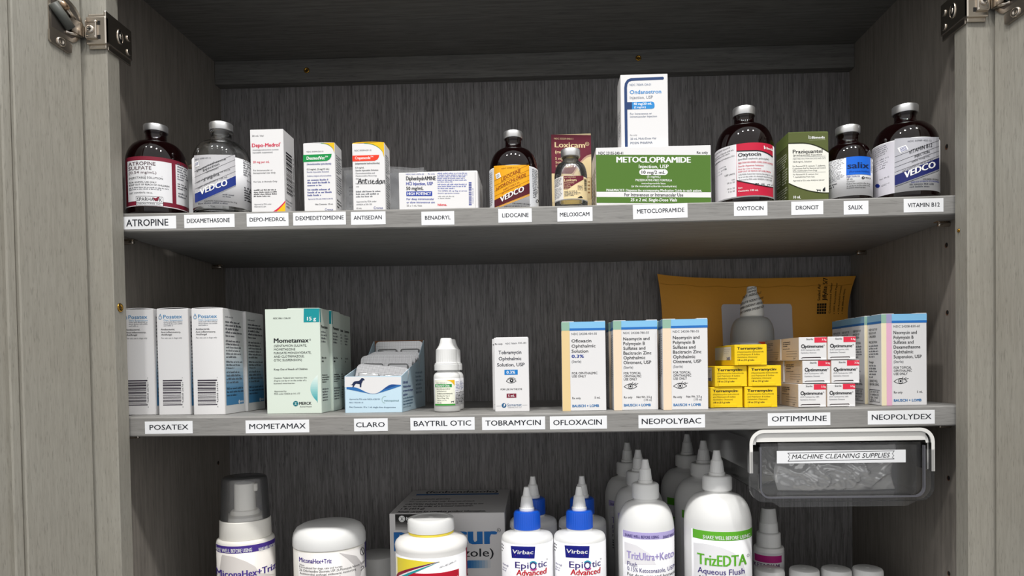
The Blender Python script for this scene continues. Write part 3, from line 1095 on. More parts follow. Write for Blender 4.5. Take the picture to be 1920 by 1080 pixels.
A.stroke([(1294, 566), (1280, 580), (1288, 602), (1300, 590), (1302, 566), (1306, 598)], 7, K, 3)
A.stroke([(1314, 596), (1316, 570), (1326, 566), (1332, 602)], 7, K, 3)
A.greek(1058, 1298, 656, 726, 3, GR, ragged=.15)
A.t('Approved by FDA under', 1060, 1250, 768, 754, GR)
A.t('ANADA # 200-150', 1060, 1205, 794, 780, GR)
A.t('10 mL', 1060, 1110, 830, 816, K)
A.t('Cronus', 1222, 1308, 834, 810, NAVY)
A = c.art('right', 0, 0, 100)
A.greek(18, 92, 40, 120, 8, GR)
A.greek(18, 92, 125, 270, 14, GR)
c.flap(-15.2, 15.2, .7, m=YEL, arch=.9)
c.done()

# clear zip bag with a folded leaflet inside, at the back
def sheetgrid(fn, nu, nv):
    vs = []; fs = []
    for i in range(nu + 1):
        for j in range(nv + 1):
            vs.append(fn(i / nu, j / nv))
    for i in range(nu):
        for j in range(nv):
            o = i * (nv + 1) + j
            fs.append([o, o + nv + 1, o + nv + 2, o + 1])
    return vs, fs
BAGF = film('polythene_film', (.85, .86, .88, 1), .72, .55, .12)
root = thing('zip_bag', 'clear zip bag with a printed leaflet, standing behind the two name-bar cartons', 'bag', (-180, 100, z1(-180)))
rb = random.Random(3)
ph = [rb.uniform(0, 6) for _ in range(8)]
def crinkle(u, v, a):
    return a * (math.sin(9 * u + 5 * v + ph[0]) + .6 * math.sin(17 * u - 11 * v + ph[1]) + .4 * math.sin(31 * u + 23 * v + ph[2]))
b = Msh()
vs, fs = sheetgrid(lambda u, v: (-44 + 90 * u, -8 + crinkle(u, v, 1.2) * (.4 + v * .6) - 5 * math.sin(PI * u) * (1 - v), 66 * v + 1.5 * math.sin(5 * u)), 36, 24)
b.add(vs, fs, BAGF, True)
vs, fs = sheetgrid(lambda u, v: (-44 + 90 * u, 9 + crinkle(u + 2, v, 1.0) + 5 * math.sin(PI * u) * (1 - v), 68 * v + 1.5 * math.sin(5 * u)), 36, 24)
b.add(vs, fs, BAGF, True)
b.build('bag_film', root)
b = Msh(); b.box(-40, 28, 2, 4, 1, 62, mat('grey_leaflet', '#b9bac0', rough=.6), bev=.2)
A = Art(b, lambda u, v, q: (-40 + u, 2 - q, 1 + v), 0, 0, 1, 61)
A.greek(3, 30, 12, 24, 3, GR); A.greek(3, 30, 30, 44, 4, GR); A.greek(3, 30, 46, 58, 3, GR)
b.build('leaflet', root)

# low wide white carton, blue lettering
c = Carton('low wide white carton with blue lettering and a HIGH POTENCY bar', 75.8, 56, 39.2, -108.8, 20, z1(-108))
BL = ink('#2b3f9e')
A = c.art('front', 478, 506, 1206, k=.01, m=-.018)
A.t('NDC 0641-0376-25', 546, 712, 526, 514, BL); A.t('Rx only', 750, 812, 524, 511, BL)
A.t('DiphenhydrAMINE', 548, 820, 576, 540, K, .03)
A.t('HCl Injection, USP', 548, 794, 620, 592, BL, .025)
A.t('50 mg/mL', 548, 706, 664, 634, K, .025)
A.rect(548, 786, 678, 720, ink('#1d3aa0'), 0)
A.t('HIGH POTENCY', 558, 776, 712, 686, WH, .03, 2)
A.t('For deep intramuscular', 550, 804, 756, 738, BL, .012)
A.t('or slow intravenous use', 550, 810, 786, 768, BL, .012)
A.t('25 x 1 mL Vials', 550, 692, 816, 800, GR)
A.greek(836, 1112, 505, 600, 6, ink('#5a68b0'), ragged=.1)
A.greek(838, 1112, 606, 660, 3, ink('#5a68b0'), ragged=.15)
A.t('TO OPEN: lift up flap at arrow', 838, 1110, 680, 668, BL, .01); A.t('discard in appropriate container', 838, 1040, 700, 690, BL, .01)
A.greek(840, 1000, 716, 750, 2, LG)
A.t('hikma.', 838, 922, 810, 790, ink('#e0333f'), .03)
A.barcode(1124, 1150, 596, 806, ink('#33449b'), 0, True, 40)
A.t('3 0641 0376 25', 790, 650, 1166, 1158, BL, 0, 1, up=True)
A.stroke([(1184, 500), (1186, 838)], 2, LG, 0)
c.flap(-20, 37, .5)
c.done()

# amber vial with yellow label
x, yc, R = -36.7, 32.0, 23.6
r = vial('amber vial with an orange yellow label and maroon diagonal band, above the LIDOCAINE tag', x, yc, z1(x), R, 79, 9.2, 6.8, 39, 62, 7.8, AMBER)
b, A = vial_label(r, x, yc, R, 41, 1.6, 379, 234, 460, .25)
LY = ink('#f2ab1e')
A.rect(146, 200, 466, 880, ink('#dfe1e6'), 0, 6); A.rect(523, 612, 466, 880, ink('#dfe1e6'), 0, 8)
xs = [196 + (523 - 196) * i / 14 for i in range(15)]
A.band(xs, lambda q: 464, lambda q: 872 - (q - 196) * .38, LY, 1)
A.band(xs, lambda q: 798 - (q - 196) * .49, lambda q: 868 - (q - 196) * .39, ink('#571b28'), 2)
A.stroke([(q, 880 - (q - 196) * .38) for q in xs if q > 230], 7, LY, 2)
for cc in (610, 660, 712, 760):
    A.stroke([(q, cc - (q - 196) * .46) for q in xs], 2, ink('#7a4a12'), 2)
A.t('NDC 50989-417-12', 268, 430, 496, 484, ink('#7a4a12'), 0, 2)
A.poly([(210, 548), (252, 528), (262, 574), (220, 596)], WH, 2)
for k in range(3):
    A.stroke([(222, 558 + k * 11), (248, 546 + k * 11)], 3, K, 3)
A.t('LIDOCAINE', 266, 442, 614, 580, ink('#8a3a10'), .012, 3, slope=.46)
A.t('HYDROCHLORIDE', 220, 490, 694, 662, ink('#8a3a10'), .012, 3, slope=.47)
A.t('INJECTABLE 2%', 282, 430, 704, 688, ink('#8a3a10'), 0, 3, slope=.46)
A.t('NET CONTENTS: 100 mL', 268, 440, 738, 724, ink('#8a3a10'), 0, 3, slope=.46)
A.t('VEDCO', 254, 468, 814, 762, WH, .035, 4, slope=.47)
A.t('FOR ANIMAL USE ONLY', 364, 530, 843, 831, K, .01, 2)
A.t('KEEP OUT OF REACH OF CHILDREN', 288, 530, 866, 853, K, .01, 2)
A.greek(552, 608, 506, 690, 11, ink('#70747c'), lay=2)
A.greek(556, 606, 690, 790, 6, GR, lay=2)
A.ring(596, 815, 12, 14, 5, K, 2)
A.greek(150, 178, 520, 850, 16, LG, lay=2)
b.build('label', r)

# maroon and cream carton at the back, clear vial before it
MRN = ink('#6e2436')
CRM = ink('#ecd6a6')
c = Carton('maroon and cream carton standing behind the small clear vial', 40.4, 30, 87.5, 21.6, 66, z1(20), rz=-.03, m=ink('#e8d3a8'))
A = c.art('front', 727, 200, 1112, m=-.05)
xs = [729 + (1100 - 729) * i / 20 for i in range(21)]
def cvm(q):
    t = (q - 729) / 371
    return 570 if t < .55 else 570 - 175 * math.sin((t - .55) / .45 * PI / 2)
A.rect(727, 1112, 200, 856, CRM, 0)
A.band([727 + 385 * i / 20 for i in range(21)], lambda q: 200, lambda q: 575 if q < 930 else 575 - 190 * math.sin((q - 930) / 182 * PI / 2), MRN, 1)
A.stroke([(930 + 182 * i / 10, 585 - 190 * math.sin(i / 10 * PI / 2)) for i in range(11)], 14, ink('#c7a08c'), 2)
A.t('NDC 55529-040-11', 756, 940, 246, 230, CRM, .01, 2)
A.t('Loxicam', 762, 1052, 322, 272, CRM, .03, 2)
A.ring(1074, 285, 17, 17, 4, CRM, 2); A.t('R', 1067, 1081, 293, 277, CRM, .01, 2)
A.t('(meloxicam)', 764, 980, 380, 350, CRM, .015, 2)
A.t('5 mg/mL', 764, 900, 442, 418, CRM, .01, 2)
A.t('Solution for', 766, 960, 478, 455, CRM, .01, 2)
A.t('Injection', 768, 920, 516, 492, CRM, .01, 2)
A.frame(1040, 1108, 610, 815, 4, ink('#a0703c'), 2)
A.greek(1050, 1100, 630, 800, 5, ink('#a0703c'), lay=2)
A = c.art('left', 0, 0, 100)
A.rect(0, 100, 0, 165, MRN, 0)
c.done()
x, yc, R = 18.3, 25.0, 15.7
r = vial('small clear vial of pale yellow liquid, above the MELOXICAM tag', x, yc, z1(x), R, 58.4, 9.3, 7.4, 31, 45.5, 7.4, film('thin_clear_glass', (.9, .9, .9, 1), .97, .9, .03), liquid=film('yellow_liquid', (.86, .70, .16, 1), .62, .3, .05, 0, (1, .88, .42, 1)), wall=1.3, zliq=29)
b, A = vial_label(r, x, yc, R, 29.8, 7.6, 927, 158, 560, .24, side=100)
A.rect(856, 1088, 562, 780, CRM, 0, 16)
A.rect(772, 856, 562, 780, ink('#e6e4e2'), 0, 8)
A.band([860 + 185 * i / 10 for i in range(11)], lambda q: 562, lambda q: 690 if q < 905 else 690 - 90 * ((q - 905) / 140) ** .8, MRN, 1)
A.t('NDC 55529-040-1', 868, 972, 580, 571, CRM, 0, 2)
A.t('Loxicam', 868, 978, 614, 588, CRM, .02, 2)
A.t('(meloxicam)', 868, 956, 634, 622, CRM, 0, 2)
A.t('5 mg/mL', 868, 924, 654, 643, CRM, 0, 2); A.t('Solution for', 868, 936, 670, 660, CRM, 0, 2); A.t('injection', 868, 908, 685, 676, CRM, 0, 2)
A.frame(992, 1036, 654, 700, 2, MRN, 2); A.greek(996, 1032, 658, 696, 3, GR, lay=2)
A.greek(866, 1020, 700, 756, 4, GR, lay=2)
A.poly([(985, 776), (1010, 760), (1022, 758), (1036, 778)], K, 2)
A.greek(776, 846, 580, 660, 7, GR, lay=1); A.greek(776, 846, 670, 775, 7, LG, lay=1)
A.barcode(1052, 1074, 580, 690, K, 1, True, 26)
b.build('label', r)

# big green carton with the tall white one on top
GN = ink('#50752c')
c = Carton('large green and white carton, above the METOCLOPRAMIDE tag', 108.3, 49, 57.7, 96.2, 18, z1(96))
A = c.art('front', 62, 566, 838, m=-.027)
A.rect(62, 836, 612, 862, GN, 0)
A.rect(62, 836, 898, 938, GN, 0)
A.t('NDC 23155-240-41', 80, 246, 610, 592, K, .008); A.t('Rx only', 744, 818, 604, 587, K, .01)
A.t('METOCLOPRAMIDE', 202, 700, 664, 626, WH, .04)
A.t('Injection, USP', 352, 552, 702, 678, WH, .015)
A.poly([(370, 710), (530, 710), (541, 716), (547, 728), (541, 742), (530, 748), (370, 748), (358, 742), (353, 729), (358, 716)], WH, 1)
A.t('10 mg/2 mL', 370, 528, 740, 719, K, .025, 2)
A.t('(5 mg/mL)', 406, 496, 766, 752, WH, .01)
A.t('PRESERVATIVE-FREE FORMULA', 328, 574, 790, 776, WH, .015)
A.t('metoclopramide base', 368, 530, 810, 798, WH, .01)
A.t('(as the monohydrochloride monohydrate)', 300, 604, 830, 817, WH, .01)
A.t('PHARMACIST: Dispense the accompanying Medication Guide to each patient.', 130, 774, 860, 843, WH, .015)
A.t('For Intravenous or Intramuscular Use', 252, 648, 892, 870, K, .01)
A.t('25 x 2 mL Single-Dose Vials', 292, 606, 926, 905, WH, .02, 1, .15)
A.t('AuroMedics Pharma LLC', 360, 640, 958, 944, K, .01)
A = c.art('left', 0, 0, 100)
A.greek(10, 90, 30, 100, 9, GR)
c.done()
DB = ink('#27406f')
BLU = ink('#2f8bd0')
c = Carton('tall white carton with a blue corner stripe, standing on top of the large green carton', 44.7, 27.5, 69.4, 89.0, 22, z1(96) + 57.9)
A = c.art('front', 230, 62, 547)
A.stroke([(264, 545), (264, 150), (268, 122), (282, 102), (302, 95), (330, 94), (512, 92)], 19, DB, 0)
A.disc(513, 92, 9, 9.5, DB, 1)
A.t('NDC 70069-124-01', 292, 434, 138, 124, ink('#6a7c9c'))
A.t('Ondansetron', 292, 502, 192, 166, BLU, .015)
A.t('Injection, USP', 292, 446, 226, 206, ink('#7b828f'))
A.poly([(272, 246), (440, 246), (452, 252), (457, 264), (457, 280), (452, 290), (440, 294), (272, 294)], BLU, 1)
A.rect(272, 305, 246, 294, DB, 2)
A.t('40 mg/20 mL', 316, 440, 267, 251, WH, .025, 2)
A.t('(2 mg/mL)', 320, 398, 288, 275, WH, .01, 2)
A.t('For Intravenous or', 292, 438, 331, 318, ink('#54647f'))
A.t('Intramuscular Injection', 292, 472, 350, 338, ink('#54647f'))
A.t('Rx only', 290, 338, 472, 462, LG)
A.t('20 mL Multi-Dose Vial', 292, 464, 498, 485, ink('#54647f'))
A.t('POSIN PHARMA', 292, 440, 528, 513, ink('#54647f'), .005)
A = c.art('left', 0, 0, 100)
A.greek(15, 90, 110, 150, 4, LG); A.greek(15, 90, 160, 200, 4, LG)
c.done()

# tall amber vial with red and white label
CRIM = ink('#c5203f')
x, yc, R = 185.7, 32.0, 27.1
r = vial('tall amber vial with a red and white label, above the OXYTOCIN tag', x, yc, z1(x), R, 95.8, 10.4, 8, 53.5, 78.5, 9.3, AMBER)
b, A = vial_label(r, x, yc, R, 54.6, 5.0, 356, 248, 410, .30)
A.rect(108, 290, 410, 872, ink('#e7e4e8'), 0, 10)
A.rect(293, 588, 410, 872, CRIM, 0, 16)
xs = [296 + (586 - 296) * i / 16 for i in range(17)]
A.band(xs, lambda q: 484 + 60 * max(0, (q - 440) / 146) ** 2.2, lambda q: 738 + 70 * ((q - 296) / 290), PRINTW, 1)
A.stroke([(q, 482 + 60 * max(0, (q - 440) / 146) ** 2.2) for q in xs], 9, K, 2)
A.stroke([(q, 741 + 70 * ((q - 296) / 290)) for q in xs], 8, K, 2)
A.t('Bimeda', 534, 584, 478, 458, WH, .03, 2)
A.poly([(512, 440), (518, 438), (522, 470), (514, 470)], WH, 2); A.ring(521, 460, 6, 8, 3, WH, 2)
A.t('Oxytocin', 308, 488, 526, 494, K, .02, 3)
A.t('(purified oxytocic principle)', 308, 552, 556, 540, K, 0, 3)
A.t('INJECTION FOR HORSES, COWS, SOWS & EWES', 308, 584, 588, 574, CRIM, .015, 3)
A.t('Sterile Aqueous Solution', 308, 508, 616, 602, CRIM, .01, 3)
A.t('Not for Use in Humans', 308, 488, 642, 630, CRIM, .01, 3)
A.t('KEEP OUT OF REACH OF CHILDREN', 308, 566, 664, 652, CRIM, .015, 3)
A.t('CAUTION: Federal law restricts this drug to use', 310, 584, 690, 678, K, .005, 3)
A.t('by or on the order of a licensed veterinarian.', 310, 580, 712, 700, K, .005, 3)
A.t('Approved by FDA under ANADA # 200-328', 312, 574, 736, 724, K, .005, 3)
for k, q in enumerate((455, 503, 549, 578)):
    beast(A, q, 785 + k * 4, 36 - k * 4, K, 1, min(k, 2))
A.t('Net', 306, 340, 812, 800, WH, .015, 2); A.t('Contents: 100 mL', 306, 466, 836, 820, WH, .015, 2)
for k, s_ in enumerate(('CONTAINS: Oxytocin 20', 'Sodium Chloride 0.9% w/v,', 'Chlorobutanol 0.5%, water for', 'injection and pH adjusted to 3.0 to', 'prevent mold.')):
    A.t(s_, 114, (242, 272, 240, 278, 156)[k], 485 + k * 26, 471 + k * 26, K, 0, 1, slope=.1)
A.greek(110, 218, 620, 700, 3, GR, slope=.08)
A.t('USP UNITS', 196, 280, 696, 682, K, .01)
for k, s_ in enumerate(('100', '30 to 50', '', '10 to 20', '5 to 20')):
    if s_:
        A.t(s_, 278 - 11 * len(s_) * .7, 278, 740 + k * 26, 727 + k * 26, K)
        A.stroke([(114, 752 + k * 28), (210, 738 + k * 26)], 2, GR, 1)
b.build('label', r)

OLV = ink('#575f32')
c = Carton('olive green carton with a white curved panel, between two amber vials', 37.6, 33, 67.3, 242.2, 20, z1(242), rz=.0, m=OLV)
A = c.art('front', 742, 303, 1092)
xs = [744 + (1092 - 744) * i / 20 for i in range(21)]
tp = lambda q: 400 + (0 if q < 850 else 85 * ((q - 850) / 242) ** 2.0)
bt = lambda q: 740 + 92 * (1 - (1 - (q - 742) / 350) ** 2)
A.band(xs, tp, bt, ink('#e9e8df'), 0)
A.stroke([(q, tp(q) - 5) for q in xs], 10, ink('#23270f'), 1)
A.stroke([(q, bt(q) + 3) for q in xs], 8, ink('#23270f'), 1)
A.t('Bimeda', 950, 1060, 360, 338, WH, .025)
A.stroke([(922, 330), (922, 358), (942, 358), (942, 344), (924, 344)], 4, WH, 1)
A.stroke([(924, 371), (1064, 370)], 2, ink('#b9c29a'), 1)
A.t('Praziquantel', 782, 1038, 484, 452, K, .025)
A.t('(praziquantel) Injection', 784, 1034, 506, 492, K, .015)
A.t('INJECTABLE SOLUTION FOR DOGS AND CATS', 782, 1066, 538, 525, GR)
A.stroke([(782, 514), (1066, 514)], 2, GR, 1)
A.t('56.8 mg/mL Solution', 782, 944, 564, 550, K)
A.t('For Removal Of D. caninum, T. pisiformis,', 780, 1066, 602, 589, K, .005)
A.t('E. granulosus And For Removal and Control', 780, 1066, 622, 609, K, .005)
A.t('Of E. multilocularis From Dogs', 780, 992, 642, 629, K, .005)
A.stroke([(780, 651), (1066, 651)], 2, GR, 1)
A.t('For Removal Of D. caninum And', 782, 1000, 674, 662, K, .005); A.t('T. taeniaeformis From Cats.', 782, 972, 696, 684, K, .005)
A.t('Approved by FDA under ANADA # 200-607', 782, 1054, 728, 716, K)
beast(A, 1005, 822, 40, K, -1, 2)
A.poly([(1038, 822), (1040, 800), (1052, 790), (1056, 782), (1062, 790), (1062, 822)], K, 1)
A.t('10 mL', 784, 848, 878, 854, WH, .02)
A = c.art('left', 0, 0, 100)
A.rect(0, 100, 0, 35, ink('#6d7d40'), 0)
A.greek(6, 92, 52, 92, 6, ink('#c9cdb4')); A.greek(50, 92, 95, 140, 6, ink('#c9cdb4')); A.greek(6, 40, 95, 140, 6, ink('#c9cdb4'))
A.greek(6, 92, 148, 196, 7, ink('#c9cdb4'))
c.flap(-18.4, 18.4, .5, m=ink('#76854a'), arch=.3)
c.done()

# small amber vial, bright blue label square
x, yc, R = 284.3, 32.0, 21.2
r = vial('short amber vial with a bright blue square on its label', x, yc, z1(x), R, 74.6, 11.0, 7.4, 37.5, 57, 9.2, AMBER)
b, A = vial_label(r, x, yc, R, 40.4, 5.0, 252, 191, 560, .24)
A.rect(240, 423, 556, 712, ink('#1767d8'), 1, 10)
A.t('salix', 250, 408, 658, 606, ink('#0c2350'), .03, 2)
A.t('(furosemide)', 262, 412, 692, 676, ink('#0d3c92'), .01, 2)
A.t('INJECTION 5%', 243, 340, 734, 720, NAVY, .015, 2)
A.t('50 mL', 243, 290, 756, 744, K, .01, 2)
hourglass(A, 366, 742, 11, K, PRINTW)
A.t('MERCK', 382, 424, 750, 738, K, .02, 2)
A.t('Caution:', 243, 304, 775, 762, K, 0, 2)
A.t('Federal law restricts this drug', 243, 418, 793, 780, K, 0, 2); A.t('to use by or on the order of a', 243, 416, 812, 799, K, 0, 2)
A.t('licensed veterinarian.', 243, 384, 830, 817, K, 0, 2)
A.greek(70, 225, 585, 690, 10, GR, slope=.05); A.greek(68, 225, 690, 775, 8, GR, slope=.05); A.greek(66, 180, 790, 835, 2, K, slope=.05)
A.greek(426, 442, 560, 700, 14, GR)
b.build('label', r)

# big amber vial, silver and blue label
x, yc, R = 338.7, 32.0, 28.5
r = vial('rightmost amber vial with a silver and dark blue label, above the VITAMIN B12 tag', x, yc, z1(x), R, 92.6, 11.4, 7.6, 52, 75, 9.4, AMBER)
b, A = vial_label(r, x, yc, R, 54.7, 6.0, 710, 255, 395, .29)
A.rect(457, 632, 400, 850, ink('#d9d6de'), 0, 10)
xs = [634 + (952 - 634) * i / 14 for i in range(15)]
A.band(xs, lambda q: 400 + .09 * (700 - q) * (q < 700), lambda q: 720 - (q - 634) * .45, ink('#b9b9c0'), 1)
A.band(xs, lambda q: 722 - (q - 634) * .46, lambda q: 808 - (q - 634) * .42, ink('#1f2768'), 2)
A.stroke([(q, 815 - (q - 634) * .42) for q in xs], 4, ink('#8f929c'), 2); A.stroke([(q, 821 - (q - 634) * .42) for q in xs], 3, K, 2)
for cc in (562, 612, 652, 694):
    A.stroke([(q, cc - (q - 634) * .42) for q in xs], 2.4, K, 2)
A.t('NDC 50989-425-12', 728, 896, 434, 420, GR, 0, 2)
A.poly([(654, 486), (716, 460), (734, 500), (672, 530)], WH, 2)
for k in range(4):
    A.stroke([(672 + k * 2, 490 + k * 9), (714 + k * 3, 474 + k * 9)], 4, NAVY, 3)
A.t('VITAMIN B12', 736, 900, 540, 508, K, .01, 3, slope=.38)
A.t('INJECTION', 776, 880, 572, 550, K, .01, 3, slope=.38)
A.t('3000 mcg/mL', 754, 884, 614, 600, K, 0, 3, slope=.40)
A.t('NET CONTENTS: 100 mL (3.38 fl oz)', 690, 930, 684, 671, K, 0, 3, slope=.42)
A.t('VEDCO', 704, 920, 740, 686, WH, .04, 4, slope=.40)
A.t('FOR ANIMAL USE ONLY', 836, 948, 768, 756, K, .01, 2, slope=.05)
A.t('KEEP OUT OF REACH OF CHILDREN', 752, 950, 786, 774, NAVY, .01, 2, slope=.05)
A.greek(740, 952, 786, 830, 2, GR, lay=2)
A.greek(462, 592, 470, 560, 5, GR, slope=.1); A.greek(462, 592, 580, 680, 5, GR, slope=.1)
A.t('Rev. 09-12', 522, 592, 752, 740, GR, 0, 1, slope=.1)
A.disc(504, 812, 20, 18, NAVY, 1); A.greek(534, 592, 792, 812, 2, GR, slope=.08)
b.build('label', r)
# ------------------------------------------------------------------ middle shelf
def z2(x):
    return ZSH2 + sag(x) + .1
PB = ink('#3f86b8')
def posatex(label, x, yf, group):
    c = Carton(label, 31.3, 45.5, 104.2, x, yf, z2(x), group=group)
    A = c.art('front', 612, 115, 843, k=.013)
    A.t('Posatex', 662, 800, 183, 157, PB, .012)
    A.ring(640, 176, 10, 12, 4, PB, 1, 16)
    A.poly([(640, 147), (631, 170), (649, 170)], PB, 1); A.poly([(640, 158), (635, 172), (645, 172)], CARD, 2); A.disc(640, 176, 8, 10, CARD, 2)
    A.t('Otic Suspension', 664, 804, 202, 190, ink('#6aa3c8'))
    A.greek(664, 806, 203, 242, 3, LG, ragged=.05)
    A.t('Antibacterial,', 644, 746, 268, 256, K, .012)
    A.t('Anti-inflammatory,', 644, 790, 288, 276, K, .012)
    A.t('Antifungal', 646, 724, 306, 294, K, .012)
    A.t('For otic use in dogs only', 646, 798, 330, 319, GR)
    A.barcode(652, 795, 630, 815, ink('#3a3440'), 0, True, 26)
    A.rect(786, 800, 640, 802, CARD, 1)
    A.t('42858 26761', 798, 650, 803, 792, K, 0, 2, up=True)
    A.t('7', 794, 800, 620, 612, K); A.t('6', 796, 802, 830, 822, K)
    A.stroke([(842, 118), (850, 876)], 3, ink('#d9d4d2'), 0)
    A = c.art('right', 0, 0, 100)
    n = 16
    for i in range(n):
        t = i / (n - 1)
        t = t * t * (3 - 2 * t)
        a, e = (236, 238, 240), (70, 132, 180)
        col = '#%02x%02x%02x' % tuple(int(a[q] + (e[q] - a[q]) * t) for q in range(3))
        A.rect(6, 94, 80 + 130 * i / n, 80 + 130 * (i + 1) / n, ink(col), 0)
    A.greek(10, 80, 14, 20, 1, LG)
    A.greek(10, 92, 24, 62, 5, GR, lay=1); A.greek(10, 92, 66, 108, 6, GR, lay=1)
    A.greek(10, 92, 112, 132, 3, GR, lay=1); A.greek(10, 92, 134, 164, 4, GR, lay=1); A.greek(10, 92, 170, 192, 3, ink("#2f3b4c"), lay=1)
    hourglass(A, 70, 205, 4, WH, PB)
    A.t('MERCK', 76, 92, 207, 203, WH, .02, 1)
    c.flap(-15.4, 15.4, .5, arch=.9)
    return c
G1 = 'ear drop cartons with a water drop mark'
p = posatex('rightmost front carton with a water drop mark, its blue side visible', -339.5, 27, G1).done()
copy_thing(p, (-374.7, 28 + 22.75, z2(-374)), 'middle of three white cartons with a water drop mark in the front row')
copy_thing(p, (-410.0, 29 + 22.75, z2(-410)), 'leftmost white carton with a water drop mark, partly behind the cabinet stile')
copy_thing(p, (-336.9, 73.5 + 22.75, z2(-337)), 'white and blue carton standing in second row behind the other water drop cartons')

MINT = mat('mint_card', '#d8e3d8', rough=.45, spec=.35)
TEAL = ink('#14929a')
def mometa(label, x, yf, group):
    c = Carton(label, 54.6, 30.8, 103.6, x, yf, z2(x), m=MINT, group=group)
    A = c.art('front', 145, 82, 575, k=.033)
    A.t('NDC 0061-1246-04', 212, 348, 159, 147, K, .005)
    A.rect(452, 574, 82, 188, TEAL, 0)
    A.t('15 g', 480, 548, 174, 146, WH, .03)
    A.t('Mometamax', 220, 492, 344, 309, K, .03); A.ring(504, 324, 5, 6, 2, K, 1)
    for k, (s_, x1) in enumerate((('(GENTAMICIN SULFATE,', 478), ('MOMETASONE', 388), ('FUROATE MONOHYDRATE,', 514), ('AND CLOTRIMAZOLE,', 460), ('OTIC SUSPENSION)', 442))):
        A.t(s_, 220, x1, 376 + 28 * k, 359 + 28 * k, K)
    A.t('Keep Out of Reach of Children', 222, 486, 558, 544, K, .015)
    A.t('Caution: Federal law restricts this', 222, 482, 624, 612, K, .005); A.t('drug to use by or on the order of a', 222, 478, 645, 633, K, .005); A.t('licensed veterinarian.', 222, 390, 666, 655, K, .005)
    A.t('Approved by', 226, 322, 728, 716, K); A.t('FDA under NADA # 141-177', 226, 430, 748, 736, K)
    hourglass(A, 396, 820, 20, ink('#127a86'), MINT)
    A.t('MERCK', 424, 520, 830, 808, K, .03); A.t('Animal Health', 428, 522, 850, 840, K)
    # teal drop graphic at the right edge
    n = 16
    for i in range(n):
        t0, t1 = i / n, (i + 1) / n
        col = '#%02x%02x%02x' % tuple(int((226, 238, 232)[q] + ((40, 150, 160)[q] - (226, 238, 232)[q]) * t0 ** 1.3) for q in range(3))
        f = lambda t: 566 - 56 * math.sin(PI * min(1, t * 1.05)) ** .8 if t < .97 else 566
        y0, y1 = 600 + 215 * t0, 600 + 215 * t1
        A.poly([(f(t0), y0), (568, y0), (568, y1), (f(t1), y1)], ink(col), 0)
    A = c.art('right', 0, 0, 100)
    A.t('Mometamax', 12, 80, 62, 52, K, .02)
    A.greek(12, 70, 68, 110, 4, GR); A.greek(12, 60, 152, 174, 2, K); A.greek(12, 88, 210, 240, 4, K)
    A.greek(12, 80, 255, 300, 5, GR)
    A.rect(0, 8, 0, 44, TEAL, 0)
    c.flap(-5, 26.8, .5, m=MINT, arch=.2)
    return c
G2 = 'pale green ear ointment cartons in a row'
p = mometa('front pale green carton with a teal 15 g corner', -258.2, 35, G2).done()
copy_thing(p, (-255.8, 66.4 + 15.4, z2(-257)), 'second pale green carton from the front, shifted right so its teal corner edge shows')
copy_thing(p, (-260.3, 97.6 + 15.4, z2(-260)), 'third pale green carton from the front, only its shaded side showing')
copy_thing(p, (-262.3, 128.8 + 15.4, z2(-262)), 'rearmost of the four pale green cartons, only its shaded side showing')

# open tray box with blister cards
SKY = mat('pale_blue_card', '#c6dfee', rough=.45, spec=.35)
TW, TD = 58.4, 108.0
root = thing('tray_box', 'open pale blue dispenser box with a dog silhouette, holding foil cards', 'box', (-178.0, 94.5, z2(-178)), -.045)
b = Msh()
def side_poly():
    return [(-TD / 2, 0), (TD / 2, 0), (TD / 2, 75), (TD / 2 - 3, 75), (.18 * TD, 52), (-TD / 2, 36.2)]
for sx in (-1, 1):
    fnn = (lambda sx: (lambda u, v, q: (sx * (TW / 2 - q), u, v)))(sx)
    b.extrude(side_poly(), fnn, 0, .7, SKY)
b.box(-TW / 2, TW / 2, -TD / 2, -TD / 2 + .7, 0, 36.2, SKY)
b.box(-TW / 2, TW / 2, TD / 2 - .7, TD / 2, 0, 75.5, mat('brown_card', '#7a5236', rough=.7))
b.box(-TW / 2 + .7, TW / 2 - .7, -TD / 2 + .7, TD / 2 - .7, 0, .7, SKY)
A = Art(b, lambda u, v, q: (-TW / 2 + u, -TD / 2 - q, v), 83, 500, (648 - 83) / TW, 36.2, .035, -.015)
hill = lambda q: 620 - 18 * math.sin(max(0, min(1, (q - 95) / 150)) * PI / 2) if q < 170 else 600 + 62 * (.5 - .5 * math.cos(min(1, (q - 170) / 190) * PI))
hill2 = lambda q: (602 + 62 * (.5 - .5 * math.cos(min(1, max(0, (q - 170) / 190)) * PI))) if q < 380 else 664 - 90 * (.5 - .5 * math.cos(min(1, (q - 380) / 180) * PI)) + 6 * max(0, (q - 560) / 80)
low = lambda q: max(hill2(q) + 2, 622 + (42 if q > 330 else 42 * max(0, (q - 120) / 210)) - (max(0, (q - 400) / 240)) ** 1.1 * 75)
xs = [88 + (640 - 88) * i / 30 for i in range(31)]
A.band(xs, lambda q: 502, lambda q: hill2(q), CARD, 0)
A.band([q for q in xs if q > 95], hill2, low, ink('#2d6db0'), 1)
A.band([q for q in xs if 330 < q], hill2, lambda q: max(hill2(q) + 1, low(q) - 18), ink('#1c4a8c'), 2)
dog = [(148, 572), (160, 578), (172, 556), (186, 546), (230, 540), (246, 524), (254, 514), (270, 516), (284, 526), (280, 536), (268, 536), (262, 552), (254, 566), (252, 602), (238, 602), (236, 572), (200, 568), (186, 582), (176, 602), (164, 602), (172, 580), (162, 584), (150, 576)]
A.poly(dog, ink('#1c2a4d'), 3)
A.t('Approved by FDA under NADA # 200-759', 136, 436, 724, 711, ink('#34526e')); A.t('NDC 17033-001-10', 136, 272, 756, 744, ink('#34526e'))
